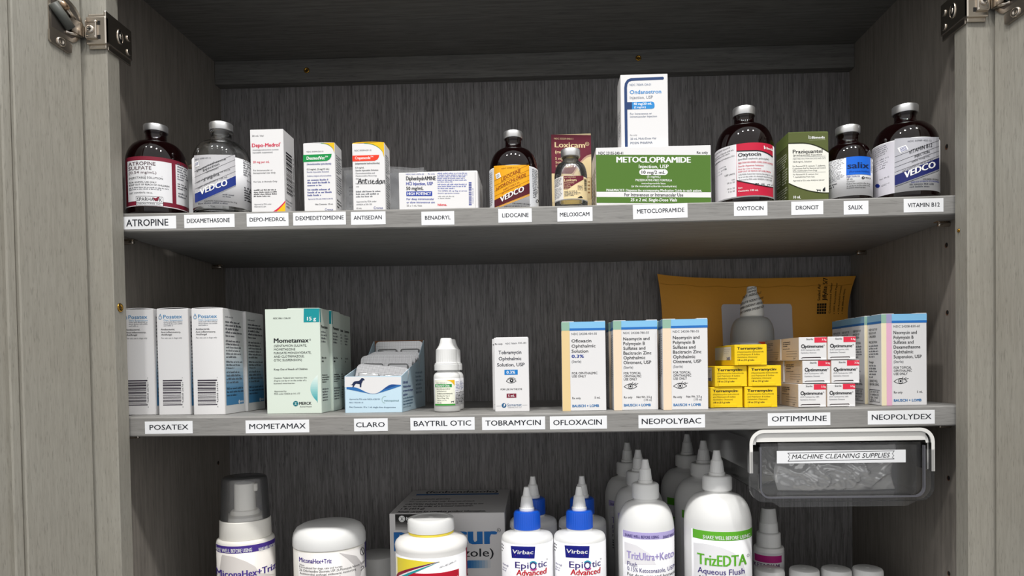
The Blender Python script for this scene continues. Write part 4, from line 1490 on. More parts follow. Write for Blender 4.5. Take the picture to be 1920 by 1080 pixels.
A.t('Net Contents: 10 x 1 mL single-dose dropperettes', 138, 592, 801, 787, ink('#34526e'), .008)
A.stroke([(486 + 30 * math.cos(t), 722 - 32 * math.sin(t)) for t in [1.2 + k * .3 for k in range(13)]], 2.5, ink('#6f9a7c'), 1)
A.t('vetoquinol', 476, 620, 738, 722, ink('#3d6f73'), .005)
A = Art(b, lambda u, v, q: (TW / 2 + q, -TD / 2 + u, v), 0, 0, 1, 75)
A.rect(3, 104, 70, 75, SKY)
A.t('OPEN HERE', 3, 24, 47, 44.6, NAVY, .015); A.t('Withdraw blister', 3, 37, 51, 48.6, NAVY, .015); A.t('to remove the dropper', 3, 46, 55, 52.6, NAVY, .015); A.t('applicator', 3, 22, 59, 56.6, NAVY, .015)
A.greek(3, 50, 60, 72, 4, ink('#5e7f9c')); A.greek(60, 96, 34, 60, 6, ink('#8aa4b8'))
b.build('body', root)
FOIL = mat('foil', '#a3a3a6', rough=.3, metal=1.0)
nt = FOIL.node_tree
ck = nt.nodes.new('ShaderNodeTexChecker'); ck.inputs['Scale'].default_value = 1400
tcn = nt.nodes.new('ShaderNodeTexCoord'); bmp = nt.nodes.new('ShaderNodeBump')
bmp.inputs['Strength'].default_value = .35; bmp.inputs['Distance'].default_value = .0003
mpk = nt.nodes.new('ShaderNodeMapping'); mpk.inputs['Rotation'].default_value = (0, .785, 0); mpk.inputs['Scale'].default_value = (1, 0, 1)
ck.inputs['Scale'].default_value = 1100; ck.inputs[1].default_value = (.36, .36, .37, 1); ck.inputs[2].default_value = (.62, .62, .64, 1)
nt.links.new(ck.outputs[0], nt.nodes['Principled BSDF'].inputs['Base Color'])
nt.links.new(tcn.outputs['Object'], mpk.inputs[0]); nt.links.new(mpk.outputs[0], ck.inputs[0]); nt.links.new(ck.outputs[1], bmp.inputs['Height']); nt.links.new(bmp.outputs[0], nt.nodes['Principled BSDF'].inputs['Normal'])
BLIS = mat('blister_plastic', '#d5d6d8', rough=.12, metal=.35, trans=.4)
def card(label, x, y, ztop, w, h, roll, lean):
    r_ = thing('blister_card', label, 'blister pack', (x, y, ztop - h), 0, 'foil blister cards in the dispenser box')
    r_.rotation_euler = (lean, roll, -.045)
    k = Msh()
    rr = 5
    pts = []
    for (cx, cz, a0) in ((w / 2 - rr, h - rr, 0), (-w / 2 + rr, h - rr, 90), (-w / 2 + rr, rr, 180), (w / 2 - rr, rr, 270)):
        for q in range(0, 91, 18):
            pts.append((cx + rr * math.cos(math.radians(a0 + q)), cz + rr * math.sin(math.radians(a0 + q))))
    k.extrude(pts, lambda u, v, q: (u, q, v), -.25, .25, FOIL)
    k.build('foil', r_)
    for px in (-w * .24, w * .24):
        k = Msh(); k.box(px - 11, px + 11, -4.2, -.2, h * .2, h - 9, BLIS, bev=2.2, seg=3, smooth=True)
        k.build('pocket', r_, 'clear blister pocket')
    return r_
card('frontmost foil card in the open pale blue box, tilted down to the right', -180.5, 56, 47, 55, 42, .1, -.30)
card('second foil card in the open pale blue box, standing higher than the front one', -178.9, 76, 57.5, 55.5, 52, .02, -.28)
for k in range(4):
    card(('third foil card in the open pale blue box, just behind the broad grey one', 'fourth foil card in the open pale blue box, mostly hidden edge', 'fifth foil card in the open pale blue box, mostly hidden edge', 'sixth foil card in the open pale blue box, in front of the tallest')[k], -177.6 + k * .4, 88 + k * 7.5, 59.0 + k * 1.2, 55.5, 53, .02, -.28)
card('tallest foil card at the back of the open pale blue box', -175.6, 139, 73.5, 55, 66, .0, -.12)

# dropper bottles
def dropper(label, x, yc, group):
    r_ = thing('dropper_bottle', label, 'bottle', (x, yc, z2(x)), 0, group)
    k = Msh(); k.lathe([(.001, .6), (10.5, 0), (12, .4), (13, 1.6), (13.1, 34), (12.7, 36.5), (11.2, 38.6), (9.6, 39.4), (9.2, 41.2), (.001, 41.2)], HDPE, 44)
    k.build('body', r_)
    k = Msh(); k.lathe([(11.7, 40.9), (12.1, 41.4), (12.1, 46.6), (11.4, 47.2), (9, 47.3)], HDPE, 44)
    smooth_angle(k.build('tamper_ring', r_))
    k = Msh()
    k.lathe([(11.6, 47.4), (11.6, 48.1), (10.5, 48.6), (10.4, 60.5), (10.2, 61.8)], HDPE, ribs=30, ribd=.45, z0=48.6, z1=60.6)
    k.lathe([(10.2, 61.6), (9.0, 63), (7.4, 65.6), (6.3, 68.6), (5.5, 72.4), (4.8, 73), (.001, 73.1)], HDPE, 44)
    smooth_angle(k.build('screw_cap', r_), 40)
    phi = vphi(x, yc)
    k = Msh(); cyl_patch(k, 13.1, 6, 33, phi - 1.15, phi + 1.7, PRINTW, .1)
    A = CylArt(k, 13.1, 33, phi, 1067, 126, 520, 0, .16, 1.02)
    LIME = ink('#f3f4e3')
    A.rect(955, 1140, 532, 762, LIME, 0, 10)
    A.rect(955, 1140, 764, 778, ink('#3f9d3d'), 1, 10)
    A.poly([(1064, 534), (1138, 534), (1138, 590), (1118, 560), (1096, 544)], YEL, 1)
    A.t('NDC 59399-051-11', 972, 1068, 567, 557, GR, 0, 1)
    A.rect(960, 1112, 572, 602, ink('#2f9a4d'), 1, 8)
    A.t('Baytril Otic', 972, 1092, 596, 577, WH, .02, 2)
    A.t('(enrofloxacin/silver', 972, 1098, 624, 611, K); A.t('sulfadiazine)', 974, 1060, 645, 633, GR)
    A.t('Antibacterial-Antimycotic', 976, 1118, 668, 656, K, .012); A.t('Emulsion for Use in', 976, 1090, 690, 678, K, .012); A.t('Ears of Dogs Only', 976, 1082, 712, 700, K, .012)
    A.t('NADA 141-176', 976, 1060, 734, 722, GR); A.t('15 mL', 976, 1016, 756, 744, K, .012)
    beast(A, 1116, 752, 30, GR, 1, 0)
    A.greek(1148, 1192, 545, 640, 7, NAVY); A.greek(1150, 1190, 650, 765, 8, K)
    k.build('label', r_)
    return r_
G3 = 'small white dropper bottles'
p = dropper('front small white dropper bottle with a green striped label', -107, 42, G3)
copy_thing(p, (-106.6, 70, z2(-107)), 'small white dropper bottle almost hidden right behind its twin')

# tobramycin cartons
c = Carton('front small white carton with an eye mark and blue strength box, above the TOBRAMYCIN tag', 33.4, 25, 72, -41.8, 29.5, z2(-41), group='small white eye drop cartons')
A = c.art('front', 208, 240, 497, k=.015)
A.t('Rx only', 216, 280, 297, 284, K, .01); A.t('NDC 70069-', 304, 404, 295, 282, GR); A.t('131-01', 412, 478, 292, 279, K, .015)
TB = ink('#1d2233')
A.t('Tobramycin', 246, 438, 377, 348, TB, .012); A.t('Ophthalmic', 248, 438, 429, 401, TB, .012); A.t('Solution, USP', 234, 466, 481, 453, TB, .012)
A.rect(296, 408, 510, 552, ink('#1b7cc6'), 0); A.t('0.3%', 314, 386, 543, 519, WH, .02)
pts = [(310 + 85 * i / 12, 606 - 24 * math.sin(PI * i / 12)) for i in range(13)]
A.stroke(pts, 4, K, 1); A.stroke([(310 + 85 * i / 12, 606 + 16 * math.sin(PI * i / 12)) for i in range(13)], 4, K, 1)
A.disc(356, 602, 16, 15, K, 1); A.disc(356, 600, 5, 5, CARD, 2)
A.stroke([(318, 590 - 4 * 0)] + [(318 + 75 * i / 10, 590 - 16 * math.sin(PI * i / 10)) for i in range(1, 11)], 2.5, K, 1)
A.t('FOR USE IN THE EYE', 264, 444, 681, 667, K, .01)
A.rect(314, 396, 711, 746, ink('#7b2037'), 0); A.t('5 mL', 328, 382, 738, 720, WH, .02)
A.disc(292, 810, 20, 20, ink('#1e5a86'), 1); A.poly([(290, 800), (304, 792), (300, 814), (288, 822)], CARD, 2)
A.t('Somerset', 320, 440, 818, 795, ink('#2b5f8a'), 0); A.t('THERAPEUTICS, LLC', 322, 440, 833, 824, LG)
A.stroke([(228, 816), (266, 814)], 2, LG, 0); A.stroke([(446, 810), (488, 809)], 2, LG, 0)
c.flap(-15, 16, .5)
p = c.done()
copy_thing(p, (-45.6, 56 + 12.5, z2(-45)), 'second small white carton, its left edge peeping out behind the front one')

# eye ointment cartons with a blue band
SKB = ink('#86c2ea'); MIDB = ink('#2a72c0'); BLB = ink('#1b6fae'); SAND = ink('#e6cb97'); PEACH = ink('#efdac0'); SAGE = ink('#93b7a4')
def bandbox(label, x, yf, strip, lines, crop, mode, group, rz=0.0, pinkstrip=None):
    L, T, R_ = crop
    c = Carton(label, 42.2, 27.3, 86.0, x, yf, z2(x), rz, group=group)
    u = (R_ - L) / 42.2
    A = Art(c.b, c.fn('front'), 0, 0, 1, 86.0, 0, 0, .1)
    cs = 7.8 if pinkstrip is None else 9.6
    A.rect(0, 42.2, 0, 8.4, SKB, 0); A.rect(0, 42.2, 6.2, 8.4, MIDB, 1)
    A.rect(0, cs, 0, 86, strip, 2)
    A.rect(0, cs, 0, 8.3, SAGE, 3)
    if pinkstrip is not None:
        A.rect(4.6, cs, 8.3, 86, pinkstrip, 3); A.rect(4.6, cs, 0, 8.3, ink('#a39cc4'), 4)
    x0 = cs + 1.8
    A.t(lines[0], x0, x0 + 24.5, 12.6, 10.6, GR)
    y = 18.4 if mode == 'ofl' else 17.4
    step = 4.95 if mode == 'ofl' else 4.55
    A2 = A
    for k, s_ in enumerate(lines[1]):
        A.t(s_, x0, x0 + lines[2][k], y + step * k + 1.4, y + step * k - 1.6, K if not (mode == 'ofl' and k == 3) else ink('#1d3e96'), .012 if not (mode == 'ofl' and k == 3) else .035)
    yy = y + step * len(lines[1]) + .6
    A.t('(Sterile)', x0, x0 + 9, yy + .6, yy - 1.8, GR)
    yy = 49.5 if mode == 'ofl' else yy + 5
    for k, (s_, w_) in enumerate((('FOR OPHTHALMIC', 24.5), ('USE ONLY', 13.5)) if mode == 'ofl' else (('FOR TOPICAL', 16.5), ('OPHTHALMIC', 16.8), ('USE ONLY', 12.8))):
        A.t(s_, x0, x0 + w_, yy + 2.9 * k + 1.2, yy + 2.9 * k - 1, K, .006)
    if mode != 'ofl':
        eye(A, x0 + 6.3, yy + 13, 12.5, K, .45)
    A.t('Rx only', x0, x0 + 8, 74.6, 72.6, K, .008)
    if mode == 'pb':
        A.t('Net Wt. 3.5 g', x0 + 12, x0 + 26.5, 74.4, 72.4, K, .008); A.t('(1/8 oz)', x0 + 19, x0 + 26.5, 77.2, 75.2, GR)
    else:
        A.t('5 mL', x0 + 21.5, x0 + 26.8, 74.4, 72.4, K, .008)
    A.t('BAUSCH + LOMB', x0, x0 + 25.5, 82.4, 80.0, BLB, .035)
    for sd in ('left', 'right'):
        A = c.art(sd, 0, 0, 100, base=.08)
        A.rect(0, 100, 0, 31, ink('#7fa5bd'), 0); A.rect(0, 100, 23, 31, ink('#2f68a6'), 1)
        if mode == 'ndx':
            for k, (s_, w_) in enumerate((('KEEP OUT OF', 60), ('REACH OF', 50), ('CHILDREN', 48))):
                A.t(s_, 12, 12 + w_, 54 + 12 * k, 46 + 12 * k, K, .01)
            A.t('PRECAUTION:', 12, 72, 98, 90, K, .01); A.greek(12, 84, 102, 150, 5, GR)
            A.t('Dosage', 12, 45, 168, 160, K, .01); A.greek(12, 68, 172, 222, 5, GR)
            A.t('SHAKE WELL', 16, 74, 235, 227, K, .01); A.t('BEFORE USING.', 16, 84, 247, 239, K, .01)
            A.frame(14, 88, 262, 304, 2, GR, 1)
            A.t('DO NOT USE', 22, 80, 273, 266, K, .01); A.t('IF IMPRINTED', 22, 82, 283, 276, K, .01); A.t('SEAL IS NOT', 22, 78, 293, 286, K, .01); A.t('INTACT', 22, 60, 302, 296, K, .01)
        else:
            A.t('Neomycin and Polymyxin', 190, 46, 40, 54, GR, 0, 1, up=True) if False else None
            A.greek(20, 42, 45, 240, 24, GR); A.greek(60, 82, 45, 200, 20, GR)
    c.flap(11, 20.8, .6, y0=-13.6, y1=6)
    c.flap(-20.6, -9, .5, y0=-13.2, y1=6)
    return c
c = bandbox('sand striped white carton with a blue band, above the OFLOXACIN tag', 28.5, 26, SAND,
            ('NDC 24208-434-05', ('Ofloxacin', 'Ophthalmic', 'Solution', '0.3%'), (19, 23, 15.8, 11.6)), (0, 0, 42.2), 'ofl', None, -.02)
c.done()
NEO = ('NDC 24208-780-55', ('Neomycin and', 'Polymyxin B', 'Sulfates and', 'Bacitracin Zinc', 'Ophthalmic', 'Ointment, USP'), (25, 20.6, 21, 26.6, 20.8, 26.4))
G4 = 'peach striped eye ointment cartons with a blue band'
p = bandbox('left front peach striped carton with an eye mark, beside the sand striped carton', 78, 24, PEACH, NEO, (0, 0, 42.2), 'pb', G4, -.015).done()
copy_thing(p, (76.6, 53.5 + 13.65, z2(76)), 'peach striped carton hidden behind the left front one, only its left edge showing')
copy_thing(p, (124.0, 16 + 13.65, z2(124)), 'right front peach striped carton with a blue band, beside the yellow cartons', -.02)
copy_thing(p, (121.6, 45.5 + 13.65, z2(124)), 'peach striped carton hidden behind the right front one, only its left edge showing')
G5 = 'pink striped eye drop cartons with a blue band'
DEX = ('NDC 24208-830-60', ('Neomycin and', 'Polymyxin B', 'Sulfates and', 'Dexamethasone', 'Ophthalmic', 'Suspension, USP'), (21.5, 18.4, 18.4, 24.6, 18.2, 26))
p = bandbox('front pink and cream striped carton with a blue band and eye mark', 328.5, 16.5, ink('#efe3c2'), DEX, (0, 0, 42.2), 'ndx', G5, 0, ink('#e9b4cf')).done()
copy_thing(p, (325.9, 44.5 + 13.65, z2(326)), 'second pink and cream striped carton from the front, its cream edge showing')
copy_thing(p, (327.0, 72.3 + 13.65, z2(327)), 'third pink and cream striped carton from the front, only its grey side showing')
copy_thing(p, (329.6, 100.0 + 13.65, z2(329)), 'rearmost pink and cream striped carton, before the padded envelope')

# yellow ointment cartons
YC = mat('yellow_card', '#f3cd18', rough=.42, spec=.35)
def terra(label, x, yf, z, rz):
    c = Carton(label, 30.9, 73, 20.0, x, yf, z, rz, m=YC, group='yellow eye ointment cartons', bev=.4)
    A = c.art('front', 340, 328, 657)
    A.t('Terramycin', 366, 600, 377, 352, K, .045); A.ring(608, 368, 5, 6, 2, K, 1)
    for k, (s_, x1) in enumerate((('(Oxytetracycline hydrochloride', 624), ('and Polymyxin B Sulfate', 588), ('Ophthalmic Ointment)', 560))):
        A.t(s_, 366, x1, 406 + 26 * k, 392 + 26 * k, ink('#4f4a1c'), .0, 1, .2)
    A.t('1/8 oz (3.5 g) tube', 368, 532, 488, 472, K, .018, 1, .15)
    A.stroke([(390, 522), (404, 515), (594, 513), (602, 522)], 2.5, ink('#9c8110'), 0)
    A = c.art('left', 0, 0, 100)
    A.rect(0, 84, 2, 20, ink('#e7e4e0'), 0)
    A.greek(50, 80, 4, 12, 3, GR); A.t('zoetis', 62, 78, 20, 14.5, NAVY, .03, 1)
    f = Msh(); f.box(-12, 9.6, -37.1, -36.55, .5, 3.4, YC, bev=.15); f.box(9.6, 15.3, -37.0, -36.5, .3, 1.4, YC, bev=.1)
    c.flaps.append(('tuck_flap', f))
    return c.done()
GY = [('yellow carton at the bottom left of the yellow stack', 167.5, 32, 0, -.03), ('yellow carton at the bottom right of the yellow stack', 199.4, 29, 0, -.02),
      ('yellow carton at the left of the middle yellow row', 171.3, 31, 1, -.02), ('yellow carton at the right of the middle yellow row', 203.2, 28.5, 1, -.02), ('single yellow carton on top of the yellow stack', 188.9, 28, 2, 0.0)]
p = None
for (lb, x, yf, lv, rz) in GY:
    z = z2(185) + .15 + lv * 20.4
    if p is None:
        p = terra(lb, x, yf, z, rz)
    else:
        copy_thing(p, (x, yf + 36.5, z), lb, rz)

# white and red ointment cartons
CRED = ink('#e0304a')
def optim(label, x, yf, z, rz):
    c = Carton(label, 26.2, 46.5, 21.6, x, yf, z, rz, group='white and red eye ointment cartons', bev=.35)
    A = c.art('front', 967, 262, 1245)
    A.rect(1122, 1244, 264, 318, CRED, 0)
    A.t('Sterile', 1042, 1108, 291, 274, K, .01); A.t('3.5g', 1196, 1240, 297, 280, WH, .025)
    A.ring(1008, 352, 15, 16, 8, K, 1); A.t('ptimmune', 1028, 1208, 368, 338, K, .035); A.ring(1218, 345, 5, 5, 2, K, 1)
    A.t('(0.2% Cyclosporine, USP)', 988, 1174, 396, 383, GR); A.t('Ophthalmic Ointment', 986, 1140, 424, 411, GR)
    A.poly([(985, 473), (1002, 463), (1180, 461), (1188, 473)], ink('#3a3033'), 0)
    A = c.art('left', 0, 0, 100, base=.08)
    A.rect(0, 100, 0, 47, mat('beige_side', '#cbb9a7', rough=.5), 0)
    A.greek(10, 60, 6, 18, 3, K, lay=1); A.greek(10, 80, 20, 24, 1, GR, lay=1)
    for q in (28, 33, 38):
        A.stroke([(30, q), (90, q)], .6, GR, 1)
    A.t('EXP', 70, 82, 44, 41, K, .01)
    f = Msh(); f.box(-10, 6.6, -23.75, -23.3, .3, 1.8, CARD, bev=.1); f.box(6.6, 12.6, -23.9, -23.2, -.0, 1.2, CARD, bev=.1)
    c.flaps.append(('tuck_flap', f))
    return c.done()
OP = [('bottom left front white and red carton of its stack', 242.9, 17, 0), ('bottom right front white and red carton of its stack', 269.4, 15.5, 0),
      ('middle row left front white and red carton', 247.0, 17, 1), ('middle row right front white and red carton', 273.4, 15.5, 1),
      ('top left front white and red carton of its stack', 243.8, 17, 2), ('top right front white and red carton of its stack', 270.2, 15.5, 2),
      ('bottom white and red carton standing behind the left stack', 242.9, 64.5, 0), ('middle white and red carton standing behind the left stack', 245.6, 64.5, 1), ('topmost white and red carton standing behind the left stack', 243.0, 64.5, 2)]
p = None
for (lb, x, yf, lv) in OP:
    z = z2(256) + .25 + lv * 22.2
    if p is None:
        p = optim(lb, x, yf, z, 0)
    else:
        copy_thing(p, (x, yf + 23.25, z), lb, 0)

# translucent bottle with shrink seal
x, yc, R = 227.9, 150.0, 23.8
root = thing('solution_bottle', 'translucent bottle with a printed white shrink seal, standing before the padded envelope', 'bottle', (x, yc, z2(x)))
TRN = mat('translucent_plastic', '#c4c5c4', rough=.35, trans=.35, ior=1.3)
b = Msh(); b.lathe([(.001, .5), (20, 0), (23, 1), (R, 3)] + dome(R, 12.6, 74, 95) + [(12, 97), (.001, 97)], TRN, 48)
b.build('body', root)
b = Msh(); b.lathe([(12.6, 95.2), (13.0, 97), (12.2, 108), (11, 113), (7.4, 119.5), (5.9, 122), (5.4, 128.5), (4.6, 129.5), (.001, 129.6)], mat('shrink_film', '#e6e6e4', rough=.25), 40)
phi = vphi(x, yc)
for (rr, z0, ztxt) in ((13.0, 97.5, 1), (12.7, 102.5, 2), (12.2, 107.5, 3), (9.9, 114.2, 4)):
    A = Art(b, cyl_fn(rr, 0, phi), 0, 0, 1, 0, base=.25)
    s_ = ('SCENT TAMPER EVIDENT SCENT', 'TAMPER EVIDENT ABSOLUTE', 'ABSOLUTE SCENT TAMPER', 'SCENT ABSOLUTE')[ztxt - 1]
    A.t(s_, -18, 18, -z0, -z0 - 2.5, K, .015, 1, slope=.22)
A = Art(b, cyl_fn(6.0, 0, phi), 0, 0, 1, 0, base=.2)
A.t('TAMPER', -5, 5, -121.5, -123.5, K, .01, 1, slope=.2); A.t('SCENT', -5, 5, -124.8, -126.8, K, .01, 1, slope=.2)
b.build('shrink_seal', root, 'white shrink seal printed with slanting black words')
b = Msh(); cyl_patch(b, R, 8, 66, phi - 1.6, phi + 1.9, mat('grey_label', '#bdbec3', rough=.4))
A = CylArt(b, R, 66, phi, 608, 133, 413, .05, .2, 1.03)
A.rect(537, 640, 420, 600, PRINTW, 0, 8)
A.poly([(640, 413), (698, 413), (698, 478), (690, 460), (676, 440), (658, 424)], ink('#e2552f'), 1)
A.t('DERMACOOL', 548, 694, 490, 470, GR, .01, 2); A.greek(552, 620, 440, 456, 1, GR, lay=2)
A.rect(484, 487, 432, 600, K, 1, 1); A.rect(712, 714, 430, 600, K, 1, 1); A.greek(716, 738, 432, 600, 12, GR)
b.build('label', root)

# padded envelope leaning at the back
KR = mat('golden_kraft', '#dc9c38', rough=.6)
nt = KR.node_tree
nn1 = nt.nodes.new('ShaderNodeTexNoise'); nn1.inputs['Scale'].default_value = 17; nn1.inputs['Detail'].default_value = 5
bm1 = nt.nodes.new('ShaderNodeBump'); bm1.inputs['Strength'].default_value = .75; bm1.inputs['Distance'].default_value = .004
tc1 = nt.nodes.new('ShaderNodeTexCoord'); nt.links.new(tc1.outputs['Object'], nn1.inputs[0]); nt.links.new(nn1.outputs[0], bm1.inputs['Height']); nt.links.new(bm1.outputs[0], nt.nodes['Principled BSDF'].inputs['Normal'])
EW, EH = 226.0, 148.0
ex = 250.5
root = thing('padded_envelope', 'golden padded mailing envelope with a white sticker, leaning at the back of the shelf', 'envelope', (ex, 212, z2(250)))
def env(u, v, sgn):
    """u 0..1 across, v 0..1 up; pillow-shaped padded mailer with pinched top flap"""
    edge = min(1, 4.5 * u) * min(1, 4.5 * (1 - u))
    edge = math.sin(edge * PI / 2)
    vert = math.sin(min(1, 3.5 * v) * PI / 2) * math.sin(min(1, 3.0 * (1 - v) + .12) * PI / 2)
    th = 11 * edge * vert + .6
    flare = (max(0, v - .62) / .38) ** 2
    xx = -EW / 2 + EW * u + (flare * (13 if u > .5 else -4) * abs(2 * u - 1) ** 2)
    wob = 1.6 * math.sin(11 * u + 2) * (v ** 3) + 1.2 * math.sin(5 * u + 7 * v)
    zz = (EH + 5 * (abs(2 * u - 1) ** 3) * (1.4 if u < .5 else .4) - 2.5 * u) * v
    yy = -6 + 22 * v ** 1.2 * .6 + wob + (-sgn) * th * 1.0
    if sgn > 0:
        yy += .9 * math.sin(28 * u + 6 * v) * (1 - edge) * .7
    return (xx, yy, zz)
b = Msh()
for sgn in (1, -1):
    vs, fs = sheetgrid(lambda u, v: env(u, v, sgn), 56, 36)
    b.add(vs, fs if sgn > 0 else [f[::-1] for f in fs], KR, True)
n = 56
vs = [env(i / n, 1, 1) for i in range(n + 1)] + [env(i / n, 1, -1) for i in range(n + 1)]
b.add(vs, [[i, i + 1, n + 2 + i, n + 1 + i] for i in range(n)], KR)
for e_ in (0, 1):
    vs = [env(e_, i / 36, 1) for i in range(37)] + [env(e_, i / 36, -1) for i in range(37)]
    b.add(vs, [[i, i + 1, 38 + i, 37 + i] for i in range(36)], KR)
def efn(u, v, q):
    p_ = env(u / EW, v / EH, 1)
    return (p_[0], p_[1] - q - .05, p_[2])
A = Art(b, efn, 0, 0, 1, EH, base=.35)
INKB = ink('#2c2210')
# printed words reading upwards near the right edge
X = 184
A.t('Sealed Air', 30, 9, X + 4.2, X + .8, INKB, .02, 2, up=True); A.t('Jiffylite 5/7', 30, 1.5, X + 11.6, X + 6.6, INKB, .03, 2, up=True)
A.t('Customized Mailer', 46, 8, X + 17.6, X + 15.2, INKB, .01, 2, up=True)
A.t('100% Recyclable Paper', 44, 8, X + 23.4, X + 21.2, INKB, .01, 2, up=True); A.t('15% Recycled Content', 44, 12, X + 29.2, X + 27, INKB, .01, 2, up=True); A.t('Call 800-648-9093', 44, 16, X + 34.6, X + 32.4, INKB, .01, 2, up=True)
for q in (22.4, 28.2, 33.6):
    A.disc(X + q, 46.5, .6, .6, INKB, 2, 8)
for i in range(4):
    for j in range(4):
        A.rect(X + .4 + i * 3, X + 2.9 + i * 3, 33.5 + j * 3.4, 36.3 + j * 3.4, INKB, 2)
A.stroke([(1, 11 + .8 * math.sin(q * .9)) if q == 0 else (225.0 * q / 40, 11 + .8 * math.sin(q * .9)) for q in range(41)], .5, ink('#a8701f'), 1)
b.build('mailer_body', root)
WP = mat('white_sticker', '#cfcdd3', rough=.5)
k = Msh()
nx, nz = 30, 24
vs = []; fs = []
for i in range(nx + 1):
    for j in range(nz + 1):
        uu = i / nx; vv = j / nz
        px = 70 + 85 * uu; pz = 18 + 97 * vv
        # round the corners
        dx = min(px - 70, 155 - px); dz = min(pz - 18, 115 - pz)
        if dx < 4 and dz < 4:
            t = math.hypot(4 - dx, 4 - dz)
            if t > 4:
                sx = (4 - (4 - dx) * 4 / t); sz = (4 - (4 - dz) * 4 / t)
                px = 70 + sx if px < 112 else 155 - sx
                pz = 18 + sz if pz < 66 else 115 - sz
        vs.append(efn(px, pz, .6))
for i in range(nx):
    for j in range(nz):
        o = i * (nz + 1) + j
        fs.append([o, o + nz + 1, o + nz + 2, o + 1])
k.add(vs, fs, WP, True)
k.build('sticker', root, 'large white rounded sticker')
# ------------------------------------------------------------------ lowest compartment
Z3 = ZSH3 + .1
def bottle_root(name, label, x, yc, cat='bottle', group=None):
    return thing(name, label, cat, (x, yc, Z3), 0, group)
LILAC = ink('#b9aee0'); PURP = ink('#4a3490'); GREEN = ink('#62b32f'); DPUR = ink('#3d2f7a')
def rel(z):
    return z - ZSH3
# foam pump bottle with clear overcap
x, yc, R = -325.3, 70.0, 28.6
root = bottle_root('foam_pump_bottle', 'white foam pump bottle under a clear overcap, leftmost on the lowest level', x, yc)
b = Msh(); b.lathe([(.001, .5), (26, 0), (R - 1, 1), (R, 4), (R, 110.6), (R - .4, 112.6), (R - 2, 114), (R - 4, 114.4), (.001, 114.4)], HDPEW, 56)
smooth_angle(b.build('body', root), 50)
b = Msh(); b.lathe([(R - 3.1, 114.5), (25.7, 115), (25.2, 132.4), (24.6, 133.2), (.001, 133.2)], HDPEW, 56)
smooth_angle(b.build('collar', root))
b = Msh(); b.lathe([(23.0, 133.3), (22.8, 135), (21.6, 136.6), (18.5, 137.6), (14.6, 137.9), (14.4, 140.2), (13.2, 141.8), (10.8, 142.4), (10.6, 143), (10.2, 168), (9.6, 169.4), (.001, 169.4)], HDPEW, 48)
k = Msh(); k.box(-5, 5, -4, 4, 160.5, 168.5, HDPEW, bev=1.2, seg=2)
ca, sa = math.cos(.3), math.sin(.3)
for i, (px, py, pz) in enumerate(k.v):
    px, py = px * 1.1 + 7.5, py
    k.v[i] = (px * ca - py * sa, px * sa + py * ca, pz + .06 * (px - 7))
b.add(k.v, k.f, HDPEW, False)
smooth_angle(b.build('pump', root))
b = Msh()
OVC = film('clear_overcap', (.95, .95, .98, 1), .935, .5, .15, .02)
b.lathe([(24.6, 133.4), (24.2, 137), (22.6, 173), (21.8, 175.8), (20, 177), (.001, 177.2), (.001, 176.2), (19.8, 176), (21, 175), (21.7, 172.8), (23.4, 137), (23.8, 133.4)], OVC, 56)
smooth_angle(b.build('overcap', root, 'clear plastic overcap'), 50)
phi = vphi(x, yc)
b = Msh(); cyl_patch(b, R, 6, 110.4, phi - 2.2, phi + 2.2, mat('pale_label', '#ebe6e1', rough=.35))
A = CylArt(b, R, 110.3, phi, 400, 248, 808, -.20, .2, 1.05)
A.rect(155, 645, 808, 874, PURP, 0, 20)
A.t('SHAKE WELL BEFORE USING', 60 + 60, 446, 866, 832, WH, .02, 2); A.t('SHAKE WELL BEFORE', 500, 640, 850, 816, WH, .02, 2)
A.poly([(200, 884), (300, 905), (400, 950), (470, 1000), (500, 1060), (640, 1100), (170, 1100)], ink('#e3ddd9'), 0)
A.t('MiconaHex+Triz', 152, 642, 1092, 1030, PURP, .03, 2)
A.t('Mousse', 170, 330, 1150, 1120, K, 0, 2); A.greek(170, 600, 1170, 1300, 5, GR, lay=2)
b.build('label', root)

# wipes canister
x, yc, R = -238.4, 75.0, 37.3
root = bottle_root('wipes_canister', 'round white wipes canister with a domed lid, beside the foam pump bottle', x, yc, 'canister')
b = Msh(); b.lathe([(.001, .5), (R - 3, 0), (R - .6, 1), (R - .6, 103), (R - 1.5, 104.6), (.001, 104.6)], HDPEW, 60)
b.build('body', root)
b = Msh(); b.lathe([(R - .2, 104.8), (R, 105.6), (R - .1, 113), (R - 1.2, 118), (R - 4, 122.5), (R - 9, 125.2), (R - 12, 126), (10, 126.6), (.001, 126.6)], HDPE, 64)
smooth_angle(b.build('lid', root), 50)
phi = vphi(x, yc)
b = Msh(); cyl_patch(b, R - .6, 10, 102.6, phi - 1.0, phi + 1.6, mat('silver_label', '#dcd9d8', rough=.3))
A = CylArt(b, R - .6, 102, phi, 1172, 325, 872, -.2, .2, 1.05)
A.poly([(1250, 860), (1400, 900), (1460, 990), (1440, 1100), (1380, 1100), (1390, 1000), (1320, 920)], ink('#d4d0d0'), 0)
A.t('MiconaHex+Triz', 908, 1185, 950, 908, PURP, .025, 1, slope=-.02)
A.t('Wipes', 908, 952, 978, 960, GR, 0, 1)
A.t('Formulated for dogs, cats and horses', 908, 1275, 1008, 990, K, 0, 1)
A.t('2% Chlorhexidine Gluconate, USP; 2% Miconazole Nitrate, USP', 908, 1476, 1034, 1012, K, 0, 1)
A.t('Antimicrobial, antifungal, antibacterial, moisturizing', 910, 1395, 1066, 1046, K, 0, 1)
A.greek(910, 1300, 1080, 1200, 5, GR)
A.ring(1458, 866, 20, 36, 5, K, 1); A.stroke([(1446, 840), (1470, 892)], 5, K, 1)
A.stroke([(1440, 1020), (1462, 1008), (1470, 1026), (1440, 1050)], 6, K, 1)
